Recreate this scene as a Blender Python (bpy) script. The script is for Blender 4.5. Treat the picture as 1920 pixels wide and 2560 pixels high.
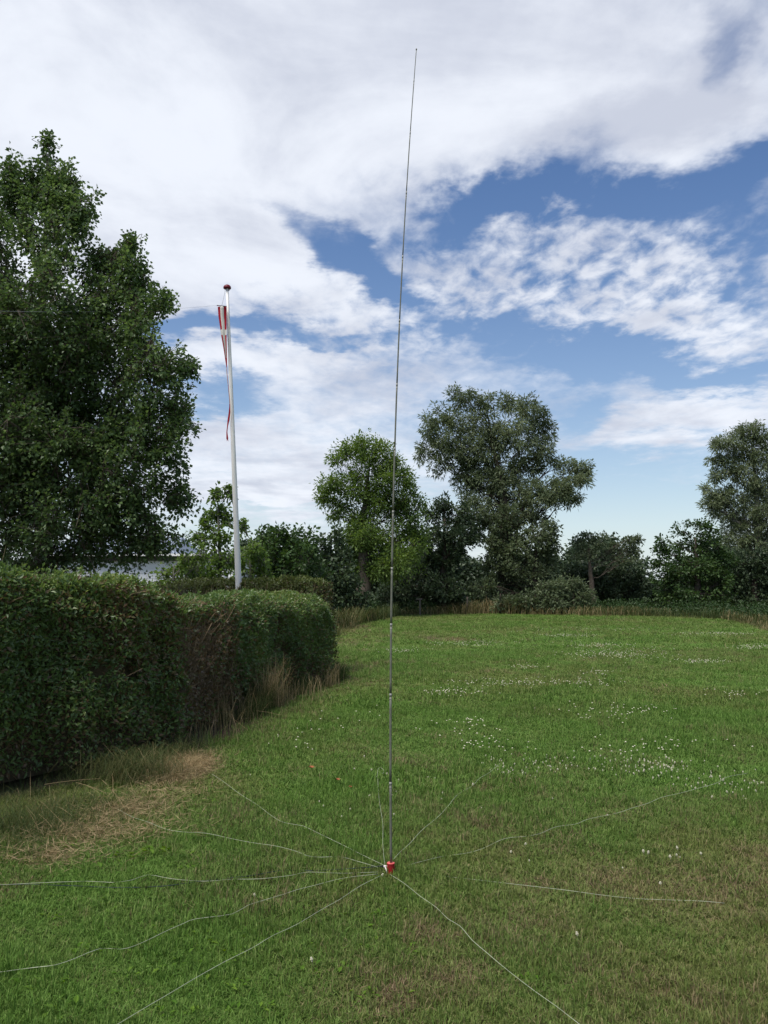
import bpy, math, random
import numpy as np

R = math.radians
random.seed(7)
rng = np.random.default_rng(11)
SC = bpy.context.scene
for o in list(bpy.data.objects):
    bpy.data.objects.remove(o)

# ------------------------------------------------------------------ camera
CAM_H, PITCH, F = 1.70, R(4.66), 2145.0          # metres, radians, focal length in pixels of a 1920 x 2560 frame
cam = bpy.data.cameras.new('camera')
cam.sensor_fit = 'VERTICAL'
cam.sensor_height = 36.0
cam.lens = 36.0 * F / 2560.0
cam.clip_start, cam.clip_end = 0.05, 3000.0
cam_o = bpy.data.objects.new('camera', cam)
SC.collection.objects.link(cam_o)
cam_o.location = (0, 0, CAM_H)
cam_o.rotation_euler = (R(90) + PITCH, 0, 0)
SC.camera = cam_o
SC.render.resolution_x, SC.render.resolution_y = 768, 1024
SC.view_settings.view_transform = 'Standard'
SC.view_settings.look = 'None'
SC.view_settings.exposure = 0.48
SC.view_settings.gamma = 1.0
SC.view_settings.use_curve_mapping = False
SC.render.engine = 'CYCLES'
SC.cycles.max_bounces = 8
SC.cycles.diffuse_bounces = 3
SC.cycles.transmission_bounces = 4
SC.cycles.transparent_max_bounces = 8


def ray(px, py):
    """World direction of a point of the 1920 x 2560 photograph."""
    u, v = (px - 960.0) / F, (1280.0 - py) / F
    return np.array([u, math.cos(PITCH) - v * math.sin(PITCH), math.sin(PITCH) + v * math.cos(PITCH)])


def at(px, py, depth):
    d = ray(px, py)
    return np.array([0, 0, CAM_H]) + d * (depth / d[1])


def gp(px, py):
    d = ray(px, py)
    return (np.array([0, 0, CAM_H]) + d * (-CAM_H / d[2]))[:2]


# ------------------------------------------------------------------ world: sky with clouds
SUN_AZ, SUN_EL = R(-138), R(60)                    # azimuth from +Y towards +X
W = bpy.data.worlds.new('World')
SC.world = W
W.use_nodes = True
W.cycles.sampling_method = 'MANUAL'
W.cycles.sample_map_resolution = 512
nt = W.node_tree
nt.nodes.clear()


def nd(kind, tree=None, **kw):
    n = (tree or nt).nodes.new(kind)
    for k, v in kw.items():
        setattr(n, k, v)
    return n


def math_n(tree, op, a, b=None, clamp=False):
    n = tree.nodes.new('ShaderNodeMath')
    n.operation = op
    n.use_clamp = clamp
    for i, s in enumerate((a, b)):
        if s is None:
            continue
        if isinstance(s, (int, float)):
            n.inputs[i].default_value = s
        else:
            tree.links.new(s, n.inputs[i])
    return n.outputs[0]


def build_sky():
    L = nt.links.new
    out = nd('ShaderNodeOutputWorld')
    bg = nd('ShaderNodeBackground')
    STR = 0.10
    bg.inputs['Strength'].default_value = STR
    L(bg.outputs[0], out.inputs[0])
    sky = nd('ShaderNodeTexSky', sky_type='NISHITA', sun_disc=False)
    sky.sun_elevation, sky.sun_rotation = SUN_EL, SUN_AZ
    sky.air_density, sky.dust_density, sky.ozone_density = 1.0, 0.2, 1.2
    tc = nd('ShaderNodeTexCoord')
    sep = nd('ShaderNodeSeparateXYZ')
    L(tc.outputs['Generated'], sep.inputs[0])
    X, Y, Z = sep.outputs
    m = lambda op, a, b=None, c=False: math_n(nt, op, a, b, c)
    # the cloud layer is a sheet overhead: project the direction on it
    zz = m('ADD', m('MAXIMUM', Z, 0.0), 0.10)
    comb = nd('ShaderNodeCombineXYZ')
    L(m('DIVIDE', X, zz), comb.inputs[0])
    L(m('DIVIDE', Y, zz), comb.inputs[1])
    plane = comb.outputs[0]
    az = m('ARCTAN2', X, Y)
    el = m('ARCSINE', Z)
    ce = nd('ShaderNodeCombineXYZ')
    L(az, ce.inputs[0])
    L(el, ce.inputs[1])
    # warp of the angular position so that the cloud banks get ragged outlines
    wn = nd('ShaderNodeTexNoise')
    wn.inputs['Scale'].default_value = 2.3
    wn.inputs['Detail'].default_value = 6
    wn.inputs['Roughness'].default_value = 0.6
    L(plane, wn.inputs['Vector'])
    ws = nd('ShaderNodeVectorMath', operation='SUBTRACT')
    ws.inputs[1].default_value = (.5, .5, .5)
    L(wn.outputs['Color'], ws.inputs[0])
    wm = nd('ShaderNodeVectorMath', operation='MULTIPLY')
    wm.inputs[1].default_value = (.22, .13, 0)
    L(ws.outputs[0], wm.inputs[0])
    wa = nd('ShaderNodeVectorMath', operation='ADD')
    L(ce.outputs[0], wa.inputs[0])
    L(wm.outputs[0], wa.inputs[1])
    ang = wa.outputs[0]

    def noise(vec, scale, detail, rough, lac=2.0, dist=0.0):
        n = nd('ShaderNodeTexNoise')
        n.inputs['Scale'].default_value = scale
        n.inputs['Detail'].default_value = detail
        n.inputs['Roughness'].default_value = rough
        n.inputs['Lacunarity'].default_value = lac
        n.inputs['Distortion'].default_value = dist
        L(vec, n.inputs['Vector'])
        return n.outputs['Fac']

    def field(blobs, start):
        acc = start
        for px, py, rx, ry, rot, w in blobs:
            d = ray(px * 1.157, py * 1.157)
            d = d / np.linalg.norm(d)
            mp = nd('ShaderNodeMapping', vector_type='TEXTURE')
            mp.inputs['Location'].default_value = (math.atan2(d[0], d[1]), math.asin(d[2]), 0)
            mp.inputs['Rotation'].default_value = (0, 0, R(rot))
            mp.inputs['Scale'].default_value = (rx / 1853, ry / 1853, 1)
            L(ang, mp.inputs['Vector'])
            ln = nd('ShaderNodeVectorMath', operation='LENGTH')
            L(mp.outputs[0], ln.inputs[0])
            mr = nd('ShaderNodeMapRange', interpolation_type='SMOOTHSTEP')
            mr.inputs['From Min'].default_value = 0.25
            mr.inputs['From Max'].default_value = 1.25
            mr.inputs['To Min'].default_value = w
            mr.inputs['To Max'].default_value = 0
            L(ln.outputs['Value'], mr.inputs['Value'])
            acc = m('ADD', acc, mr.outputs[0])
        return acc

    n_big = noise(plane, 1.1, 8, 0.58, 2.1, 0.3)
    sc = nd('ShaderNodeMapping')
    sc.inputs['Rotation'].default_value = (0, 0, R(-28))
    sc.inputs['Scale'].default_value = (1.0, 0.62, 1)
    L(plane, sc.inputs['Vector'])
    n_dap = noise(sc.outputs[0], 15.0, 6, 0.54, 2.1, 0.25)
    # banks of cloud (+) and clear sky (-): place and half-size in the picture, tilt, weight
    B = [(380, 130, 900, 430, 0, .50), (1250, 130, 560, 220, 3, .40), (1560, 240, 260, 105, 8, .32),
         (200, 560, 430, 330, 0, .40), (640, 600, 240, 95, -22, .34), (1330, 600, 420, 170, -14, .17),
         (640, 780, 240, 62, 4, .36), (1500, 905, 300, 62, 2, .40), (560, 1010, 460, 120, 0, .36),
         (760, 860, 300, 60, 5, .24), (960, 640, 130, 60, 0, .16), (1480, 700, 200, 70, -10, .20),
         (1390, 1030, 150, 26, 3, .18), (660, 1090, 90, 70, 30, .22),
         (1450, 390, 400, 50, 2, -.42), (1060, 440, 260, 52, 22, -.42), (730, 560, 190, 42, -30, -.46),
         (840, 610, 110, 40, -30, -.24), (415, 705, 130, 48, 5, -.75), (1300, 770, 330, 52, -6, -.40),
         (1620, 520, 90, 130, 0, -.22), (1350, 1110, 330, 150, 0, -.42), (1600, 800, 180, 34, 0, -.30),
         (1600, 70, 55, 100, 18, -.22), (470, 880, 120, 30, 4, -.34), (1000, 720, 150, 26, -8, -.18),
         (620, 1080, 150, 26, 0, -.34), (1240, 900, 80, 50, 0, -.28), (470, 835, 150, 26, 3, -.30), (690, 720, 190, 20, -4, -.26), (560, 690, 80, 22, 0, -.25)]
    c = field(B, 0.47)
    c = m('ADD', c, m('MULTIPLY', m('SUBTRACT', n_big, .5), .62))
    damp = field([(1300, 600, 480, 200, -10, 1.25), (850, 700, 420, 120, 0, .75), (1150, 420, 300, 60, 0, .6)], 0.42)
    c = m('ADD', c, m('MULTIPLY', m('SUBTRACT', n_dap, .5), damp))
    al = nd('ShaderNodeMapRange', interpolation_type='SMOOTHSTEP')
    al.inputs['From Min'].default_value = 0.23
    al.inputs['From Max'].default_value = 0.92
    L(c, al.inputs['Value'])
    alpha = m('MULTIPLY', al.outputs[0], 0.97)
    # shading within the cloud: grey-lavender bodies, white crests
    sh = noise(plane, 1.9, 7, 0.55, 2.1, 0.5)
    sh2 = noise(sc.outputs[0], 6.0, 5, 0.6)
    s = m('ADD', m('MULTIPLY', sh, 0.72), m('MULTIPLY', sh2, 0.22))
    s = m('ADD', s, field([(1330, 265, 240, 60, 4, -.13), (1600, 120, 90, 160, 0, -.12), (900, 60, 500, 120, 0, -.05), (200, 300, 400, 160, 0, .05), (640, 420, 300, 80, 8, .05)], 0.03))
    cr = nd('ShaderNodeValToRGB')
    cr.color_ramp.interpolation = 'EASE'
    k = 1.0 / STR
    e = cr.color_ramp.elements
    e[0].position, e[0].color = 0.33, (.44 * k, .47 * k, .55 * k, 1)
    e[1].position, e[1].color = 0.62, (.645 * k, .675 * k, .735 * k, 1)
    L(s, cr.inputs[0])
    # pale hazy air low down, the same all round
    hz = nd('ShaderNodeMix', data_type='RGBA')
    hz.inputs[7].default_value = (.47 * k, .545 * k, .62 * k, 1)
    L(m('MULTIPLY', m('POWER', 2.718, m('MULTIPLY', m('MAXIMUM', Z, 0.0), -7.0)), .85), hz.inputs[0])
    deep = nd('ShaderNodeHueSaturation')
    deep.inputs['Hue'].default_value = .508
    deep.inputs['Saturation'].default_value = 1.24
    deep.inputs['Value'].default_value = .84
    L(sky.outputs[0], deep.inputs['Color'])
    L(deep.outputs[0], hz.inputs[6])
    mix = nd('ShaderNodeMix', data_type='RGBA')
    L(alpha, mix.inputs['Factor'])
    L(hz.outputs[2], mix.inputs[6])
    L(cr.outputs[0], mix.inputs[7])
    L(mix.outputs[2], bg.inputs['Color'])


build_sky()

# ------------------------------------------------------------------ sun behind thin cloud
sun = bpy.data.lights.new('sun', 'SUN')
sun.energy, sun.angle, sun.color = 3.2, R(30), (1.0, .95, .87)
sun_o = bpy.data.objects.new('sun', sun)
SC.collection.objects.link(sun_o)
sd = np.array([math.sin(SUN_AZ) * math.cos(SUN_EL), math.cos(SUN_AZ) * math.cos(SUN_EL), math.sin(SUN_EL)])
from mathutils import Vector
sun_o.rotation_euler = Vector(sd).to_track_quat('Z', 'Y').to_euler()
sun_o.location = (-20, 20, 40)


# ------------------------------------------------------------------ materials
def new_mat(name):
    m = bpy.data.materials.new(name)
    m.use_nodes = True
    m.node_tree.nodes.clear()
    return m


def ramp(tree, src, stops):
    cr = tree.nodes.new('ShaderNodeValToRGB')
    e = cr.color_ramp.elements
    while len(e) < len(stops):
        e.new(0.5)
    for i, (p, c) in enumerate(stops):
        e[i].position, e[i].color = p, (*c, 1)
    tree.links.new(src, cr.inputs[0])
    return cr.outputs[0]


def foliage(name, stops, translucent=.35, rough=.5, spec=.35, attr_type='GEOMETRY'):
    """Leaf material: colour from a per-leaf value, with light passing through the blade."""
    m = new_mat(name)
    t = m.node_tree
    L = t.links.new
    a = t.nodes.new('ShaderNodeAttribute')
    a.attribute_type, a.attribute_name = attr_type, 'tint'
    col = ramp(t, a.outputs['Fac'], stops)
    p = t.nodes.new('ShaderNodeBsdfPrincipled')
    p.inputs['Roughness'].default_value = rough
    p.inputs['Specular IOR Level'].default_value = spec
    L(col, p.inputs['Base Color'])
    tr = t.nodes.new('ShaderNodeBsdfTranslucent')
    hs = t.nodes.new('ShaderNodeHueSaturation')
    hs.inputs['Hue'].default_value = .485
    hs.inputs['Saturation'].default_value = 1.15
    hs.inputs['Value'].default_value = 1.5
    L(col, hs.inputs['Color'])
    L(hs.outputs[0], tr.inputs['Color'])
    mx = t.nodes.new('ShaderNodeMixShader')
    mx.inputs[0].default_value = translucent
    L(p.outputs[0], mx.inputs[1])
    L(tr.outputs[0], mx.inputs[2])
    o = t.nodes.new('ShaderNodeOutputMaterial')
    L(mx.outputs[0], o.inputs[0])
    return m


def solid(name, col, rough=.6, metal=0.0, spec=.4, var=.25, scale=12.0, bump=0.0, stretch=(1, 1, 1)):
    """Plain surface with fine variation in colour and relief."""
    m = new_mat(name)
    t = m.node_tree
    L = t.links.new
    tc = t.nodes.new('ShaderNodeTexCoord')
    mp = t.nodes.new('ShaderNodeMapping')
    mp.inputs['Scale'].default_value = stretch
    L(tc.outputs['Object'], mp.inputs[0])
    n = t.nodes.new('ShaderNodeTexNoise')
    n.inputs['Scale'].default_value = scale
    n.inputs['Detail'].default_value = 6
    L(mp.outputs[0], n.inputs['Vector'])
    lo = tuple(c * (1 - var) for c in col)
    hi = tuple(min(1, c * (1 + var)) for c in col)
    c = ramp(t, n.outputs['Fac'], [(.3, lo), (.7, hi)])
    p = t.nodes.new('ShaderNodeBsdfPrincipled')
    p.inputs['Roughness'].default_value = rough
    p.inputs['Metallic'].default_value = metal
    p.inputs['Specular IOR Level'].default_value = spec
    L(c, p.inputs['Base Color'])
    if bump:
        b = t.nodes.new('ShaderNodeBump')
        b.inputs['Strength'].default_value = bump
        b.inputs['Distance'].default_value = .02
        L(n.outputs['Fac'], b.inputs['Height'])
        L(b.outputs[0], p.inputs['Normal'])
    o = t.nodes.new('ShaderNodeOutputMaterial')
    L(p.outputs[0], o.inputs[0])
    return m


M = {
    'bark': solid('bark', (.105, .085, .065), .9, spec=.1, var=.5, scale=9, bump=.8, stretch=(3, 3, .6)),
    'bark_dark': solid('bark_dark', (.055, .045, .036), .9, spec=.1, var=.5, scale=9, bump=.8, stretch=(3, 3, .6)),
    'bark_grey': solid('bark_grey', (.17, .165, .14), .85, spec=.1, var=.4, scale=7, bump=.6, stretch=(3, 3, .6)),
    'twig': solid('twig', (.085, .070, .042), .9, spec=.1, var=.4, scale=20),
    'twig_pale': solid('twig_pale', (.20, .150, .095), .9, spec=.1, var=.4, scale=20),
    'poplar': foliage('poplar_leaf', [(0, (.048, .084, .028)), (.5, (.082, .138, .045)), (.85, (.13, .20, .066)), (1, (.21, .28, .13))], .38, .42, .4),
    'poplar_young': foliage('young_poplar_leaf', [(0, (.075, .13, .030)), (.5, (.115, .19, .042)), (1, (.20, .28, .075))], .45, .45),
    'willow': foliage('willow_leaf', [(0, (.072, .098, .045)), (.5, (.122, .160, .078)), (1, (.22, .26, .145))], .38, .5),
    'olive': foliage('green_ash_leaf', [(0, (.070, .122, .026)), (.5, (.115, .185, .044)), (1, (.20, .28, .075))], .45, .5),
    'dark': foliage('dark_bush_leaf', [(0, (.026, .046, .021)), (.5, (.048, .076, .034)), (1, (.088, .125, .056))], .2, .5),
    'thorn': foliage('hawthorn_leaf', [(0, (.026, .056, .014)), (.5, (.046, .090, .022)), (1, (.085, .14, .036))], .24, .5),
    'privet': foliage('privet_leaf', [(0, (.13, .080, .042)), (.08, (.15, .11, .052)), (.16, (.068, .114, .034)), (.55, (.104, .168, .050)),
                                      (.85, (.145, .215, .060)), (1, (.23, .28, .085))], .34, .36, .45),
    'box_hedge': foliage('hawthorn_hedge_leaf', [(0, (.11, .072, .038)), (.2, (.072, .078, .026)), (.6, (.085, .112, .030)), (1, (.14, .17, .045))], .24, .5),
    'weed': foliage('weed_leaf', [(0, (.050, .115, .014)), (.5, (.080, .17, .020)), (1, (.16, .26, .035))], .35, .7, .1),
    'tall': foliage('tall_grass_blade', [(0, (.030, .052, .015)), (.4, (.060, .082, .024)), (.65, (.15, .135, .055)), (1, (.42, .32, .18))], .3, .6, .2),
}


def lawn_colour(t, lush, dry, rnd):
    """Colour of the sward: lush green, tired olive, straw; the same patches on the soil and on the blades."""
    L = t.links.new
    g = ramp(t, rnd, [(0, (.068, .142, .020)), (.5, (.122, .230, .040)), (1, (.23, .345, .088))])
    ol = ramp(t, rnd, [(0, (.090, .135, .027)), (.6, (.160, .205, .050)), (1, (.32, .31, .13))])
    st = ramp(t, rnd, [(0, (.14, .105, .055)), (1, (.38, .285, .165))])
    m1 = t.nodes.new('ShaderNodeMix')
    m1.data_type = 'RGBA'
    L(lush, m1.inputs[0])
    L(ol, m1.inputs[6])
    L(g, m1.inputs[7])
    m2 = t.nodes.new('ShaderNodeMix')
    m2.data_type = 'RGBA'
    L(dry, m2.inputs[0])
    L(m1.outputs[2], m2.inputs[6])
    L(st, m2.inputs[7])
    return m2.outputs[2]


def attr(t, name, kind):
    a = t.nodes.new('ShaderNodeAttribute')
    a.attribute_type, a.attribute_name = kind, name
    return a.outputs['Fac']


def make_blade_mat():
    m = new_mat('grass_blade')
    t = m.node_tree
    L = t.links.new
    oi = t.nodes.new('ShaderNodeObjectInfo')
    v = attr(t, 'tint', 'GEOMETRY')
    rnd = math_n(t, 'ADD', math_n(t, 'MULTIPLY', oi.outputs['Random'], .45), math_n(t, 'MULTIPLY', v, .6), True)
    col = lawn_colour(t, attr(t, 'lush', 'INSTANCER'), attr(t, 'dry', 'INSTANCER'), rnd)
    p = t.nodes.new('ShaderNodeBsdfPrincipled')
    p.inputs['Roughness'].default_value = .55
    p.inputs['Specular IOR Level'].default_value = .12
    L(col, p.inputs['Base Color'])
    tr = t.nodes.new('ShaderNodeBsdfTranslucent')
    L(col, tr.inputs['Color'])
    mx = t.nodes.new('ShaderNodeMixShader')
    mx.inputs[0].default_value = .35
    L(p.outputs[0], mx.inputs[1])
    L(tr.outputs[0], mx.inputs[2])
    o = t.nodes.new('ShaderNodeOutputMaterial')
    L(mx.outputs[0], o.inputs[0])
    return m


def make_ground_mat():
    m = new_mat('sward_and_soil')
    t = m.node_tree
    L = t.links.new
    tc = t.nodes.new('ShaderNodeTexCoord')
    n = t.nodes.new('ShaderNodeTexNoise')
    n.inputs['Scale'].default_value = 26
    n.inputs['Detail'].default_value = 8
    n.inputs['Roughness'].default_value = .7
    L(tc.outputs['Object'], n.inputs['Vector'])
    rnd = math_n(t, 'SUBTRACT', math_n(t, 'MULTIPLY', n.outputs['Fac'], 1.3), .25, True)
    col = lawn_colour(t, attr(t, 'lush', 'GEOMETRY'), attr(t, 'dry', 'GEOMETRY'), rnd)
    soil = ramp(t, n.outputs['Fac'], [(.3, (.035, .024, .017)), (.7, (.085, .06, .042))])
    mx = t.nodes.new('ShaderNodeMix')
    mx.data_type = 'RGBA'
    sf = math_n(t, 'ADD', attr(t, 'soil', 'GEOMETRY'), .22, True)
    L(sf, mx.inputs[0])
    L(col, mx.inputs[6])
    L(soil, mx.inputs[7])
    p = t.nodes.new('ShaderNodeBsdfPrincipled')
    p.inputs['Roughness'].default_value = .95
    p.inputs['Specular IOR Level'].default_value = .1
    L(mx.outputs[2], p.inputs['Base Color'])
    b = t.nodes.new('ShaderNodeBump')
    b.inputs['Strength'].default_value = .7
    b.inputs['Distance'].default_value = .03
    L(n.outputs['Fac'], b.inputs['Height'])
    L(b.outputs[0], p.inputs['Normal'])
    o = t.nodes.new('ShaderNodeOutputMaterial')
    L(p.outputs[0], o.inputs[0])
    return m


M['blade'] = make_blade_mat()
M['ground'] = make_ground_mat()


# ------------------------------------------------------------------ helpers
def tag(o, label=None, cat=None, group=None, kind=None):
    for k, v in (('label', label), ('category', cat), ('group', group), ('kind', kind)):
        if v:
            o[k] = v
    return o


def empty(name, loc):
    o = bpy.data.objects.new(name, None)
    o.location = tuple(loc)
    SC.collection.objects.link(o)
    return o


def mesh_np(name, V, faces_idx, loop_len, mats, parent=None, attrs=None, smooth=False, origin=None, matidx=None):
    """One mesh object from numpy arrays; vertices in world metres, stored relative to the parent's place."""
    V = np.asarray(V, dtype=np.float32)
    if parent is not None:
        V = V - np.array(parent.matrix_world.translation if False else parent['_o'], dtype=np.float32)
    elif origin is not None:
        V = V - np.array(origin, dtype=np.float32)
    me = bpy.data.meshes.new(name)
    idx = np.asarray(faces_idx, dtype=np.int32).ravel()
    ll = np.asarray(loop_len, dtype=np.int32)
    me.vertices.add(len(V))
    me.vertices.foreach_set('co', V.ravel())
    me.loops.add(len(idx))
    me.loops.foreach_set('vertex_index', idx)
    me.polygons.add(len(ll))
    me.polygons.foreach_set('loop_start', np.concatenate([[0], np.cumsum(ll)[:-1]]).astype(np.int32))
    me.polygons.foreach_set('loop_total', ll)
    me.polygons.foreach_set('use_smooth', np.full(len(ll), bool(smooth)))
    for mt in (mats if isinstance(mats, (list, tuple)) else [mats]):
        me.materials.append(mt)
    if matidx is not None:
        me.polygons.foreach_set('material_index', np.asarray(matidx, dtype=np.int32))
    for k, a in (attrs or {}).items():
        at_ = me.attributes.new(k, 'FLOAT', 'POINT')
        at_.data.foreach_set('value', np.asarray(a, dtype=np.float32))
    me.update(calc_edges=True)
    o = bpy.data.objects.new(name, me)
    SC.collection.objects.link(o)
    if parent is not None:
        o.parent = parent
    elif origin is not None:
        o.location = tuple(float(q) for q in origin)
    return o


def root(name, loc, label, cat, group=None):
    o = empty(name, [float(q) for q in loc])
    o['_o'] = [float(q) for q in loc]
    return tag(o, label, cat, group)


def unit(a):
    return a / np.maximum(np.linalg.norm(a, axis=-1, keepdims=True), 1e-9)


class Geo:
    """Collects polygons for one mesh."""
    def __init__(s):
        s.V, s.I, s.LL, s.n, s.A, s.MI = [], [], [], 0, [], []

    def add(s, V, I, k, tint=None, mi=0):
        V = np.asarray(V, dtype=np.float32)
        I = np.asarray(I, dtype=np.int32) + s.n
        s.V.append(V)
        s.I.append(I.ravel())
        nf = I.size // k
        s.LL.append(np.full(nf, k, dtype=np.int32))
        s.MI.append(np.full(nf, mi, dtype=np.int32))
        s.A.append(np.full(len(V), .5, dtype=np.float32) if tint is None else np.asarray(tint, dtype=np.float32))
        s.n += len(V)
        return s

    def leaves(s, P, D, N, Ln, Wd, tint, droop=0.0):
        """Leaf = two triangles folded on the midrib: base, side, tip, side."""
        P, D, N = np.asarray(P), unit(np.asarray(D)), np.asarray(N)
        S = unit(np.cross(D, N))
        N2 = np.cross(S, D)
        n = len(P)
        Ln, Wd = np.broadcast_to(Ln, n)[:, None], np.broadcast_to(Wd, n)[:, None]
        tip = P + D * Ln
        tip[:, 2] -= (droop * Ln)[:, 0]
        mid = P + D * Ln * .42 + N2 * Wd * .18
        V = np.stack([P, mid + S * Wd * .5, tip, mid - S * Wd * .5], 1).reshape(-1, 3)
        b = np.arange(n)[:, None] * 4
        I = np.concatenate([b + [0, 1, 2], b + [0, 2, 3]], 1).reshape(-1, 3)
        return s.add(V, I, 3, np.repeat(tint, 4))

    def tube(s, pts, rad, sides=6, cap=True, mi=0, tint=None):
        pts = np.asarray(pts, dtype=float)
        rad = np.broadcast_to(np.asarray(rad, dtype=float), len(pts))
        T = unit(np.gradient(pts, axis=0))
        ref = np.array([1., 0, 0]) if abs(T[0][0]) < .8 else np.array([0, 1., 0])
        A = unit(np.cross(T, ref))
        B = np.cross(T, A)
        th = np.linspace(0, 2 * np.pi, sides, endpoint=False)
        V = pts[:, None] + rad[:, None, None] * (np.cos(th)[None, :, None] * A[:, None] + np.sin(th)[None, :, None] * B[:, None])
        k = len(pts)
        i = np.arange(k - 1)[:, None] * sides
        j = np.arange(sides)[None]
        jn = (j + 1) % sides
        I = np.stack([i + j, i + jn, i + sides + jn, i + sides + j], -1).reshape(-1, 4)
        s.add(V.reshape(-1, 3), I, 4, None if tint is None else np.full(k * sides, tint), mi)
        if cap:
            s.I += [np.arange(sides)[::-1] + s.n - k * sides, np.arange(sides) + s.n - sides]
            s.LL += [np.array([sides, sides], dtype=np.int32)]
            s.MI += [np.array([mi, mi], dtype=np.int32)]
            s.I = s.I[:-2] + [np.concatenate(s.I[-2:]).astype(np.int32)]
        return s

    def twigs(s, A, Bm, C, r0, r1):
        """Many thin three-sided twigs A -> Bm -> C."""
        n = len(A)
        th = np.array([0, 2.094, 4.189])
        D = unit(C - A)
        U = unit(np.cross(D, np.array([.3, .8, .5])))
        Wv = np.cross(D, U)
        ring = np.cos(th)[None, :, None] * U[:, None] + np.sin(th)[None, :, None] * Wv[:, None]
        r0 = np.broadcast_to(r0, n)[:, None, None]
        r1 = np.broadcast_to(r1, n)[:, None, None]
        V = np.concatenate([A[:, None] + ring * r0, Bm[:, None] + ring * (r0 + r1) * .5, C[:, None] + ring * r1], 1)
        b = np.arange(n)[:, None, None] * 9
        q = np.array([[k * 3 + j, k * 3 + (j + 1) % 3, k * 3 + 3 + (j + 1) % 3, k * 3 + 3 + j] for k in (0, 1) for j in range(3)])
        return s.add(V.reshape(-1, 3), (b + q[None]).reshape(-1, 4), 4)

    def box(s, lo, hi, mi=0):
        x0, y0, z0 = lo
        x1, y1, z1 = hi
        V = [(x0, y0, z0), (x1, y0, z0), (x1, y1, z0), (x0, y1, z0), (x0, y0, z1), (x1, y0, z1), (x1, y1, z1), (x0, y1, z1)]
        return s.add(V, [(0, 3, 2, 1), (4, 5, 6, 7), (0, 1, 5, 4), (1, 2, 6, 5), (2, 3, 7, 6), (3, 0, 4, 7)], 4, mi=mi)

    def lathe(s, prof, sides=20, c=(0, 0, 0), mi=0):
        th = np.linspace(0, 2 * np.pi, sides, endpoint=False)
        prof = np.asarray(prof, dtype=float)
        V = np.stack([prof[:, 0][:, None] * np.cos(th), prof[:, 0][:, None] * np.sin(th), np.repeat(prof[:, 1][:, None], sides, 1)], -1) + np.asarray(c)
        k = len(prof)
        i = np.arange(k - 1)[:, None] * sides
        j = np.arange(sides)[None]
        jn = (j + 1) % sides
        return s.add(V.reshape(-1, 3), np.stack([i + j, i + jn, i + sides + jn, i + sides + j], -1).reshape(-1, 4), 4, mi=mi)

    def build(s, name, mats, parent=None, smooth=False, origin=None, tint=True):
        return mesh_np(name, np.concatenate(s.V), np.concatenate(s.I), np.concatenate(s.LL), mats, parent,
                       {'tint': np.concatenate(s.A)} if tint else None, smooth, origin, np.concatenate(s.MI))


_ph = rng.uniform(0, 6.28, (4, 24))
_dr = unit(rng.normal(size=(24, 3)))


def wob(P, freq, k=0):
    """Smooth noise in about -1..1 from sums of sines."""
    P = np.asarray(P, dtype=float)
    if P.shape[-1] == 2:
        P = np.concatenate([P, np.zeros(P.shape[:-1] + (1,))], -1)
    v = 0
    for i in range(12):
        f = freq * (0.6 + .13 * i)
        v = v + np.sin(P @ (_dr[(i + 5 * k) % 24] * f) + _ph[k % 4][(i + 3 * k) % 24])
    return v / 4.0


def sstep(a, b, x):
    t = np.clip((x - a) / (b - a), 0, 1)
    return t * t * (3 - 2 * t)


def pl_dist(P, pts):
    """Distance from points to a polyline, and the side (positive = right of its direction)."""
    P = np.asarray(P)[:, :2]
    best = np.full(len(P), 1e9)
    side = np.zeros(len(P))
    for a, b in zip(pts[:-1], pts[1:]):
        a, b = np.array(a), np.array(b)
        ab = b - a
        t = np.clip(((P - a) @ ab) / (ab @ ab), 0, 1)
        d = P - (a + t[:, None] * ab)
        q = np.linalg.norm(d, axis=1)
        cr = ab[1] * d[:, 0] - ab[0] * d[:, 1]
        upd = q < best
        best = np.where(upd, q, best)
        side = np.where(upd, np.sign(cr), side)
    return best, side


# ------------------------------------------------------------------ ground
HEDGE_FOOT = [(-5.6, 4.4), (-3.25, 6.85), (-2.15, 8.9), (-1.95, 10.9), (-1.62, 13.0), (-.92, 15.6)]   # front foot of the hedge
VERGE = [gp(*q) for q in ((845, 1592), (900, 1562), (975, 1546), (1010, 1537), (1240, 1536), (1600, 1542), (1700, 1545),
                          (1800, 1551), (1850, 1559), (1920, 1578), (2060, 1625))]


def hgt(P):
    P = np.asarray(P)
    return .012 * wob(P, 1.1, 1) + .02 * wob(P, .25, 2)


def patch(P, px, py, rx, ry):
    c = gp(px, py)
    a, b = gp(px, py - ry), gp(px, py + ry)
    sx = rx * c[1] / F
    sy = max(.05, (a[1] - b[1]) / 2)
    return np.exp(-(((P[:, 0] - c[0]) / sx) ** 2 + ((P[:, 1] - c[1]) / sy) ** 2))


FIELD_LEFT = HEDGE_FOOT + [(-1.1, 19.0), (-1.6, 27.0), (-2.2, 36.0), (-2.6, 60.0)]


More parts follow.
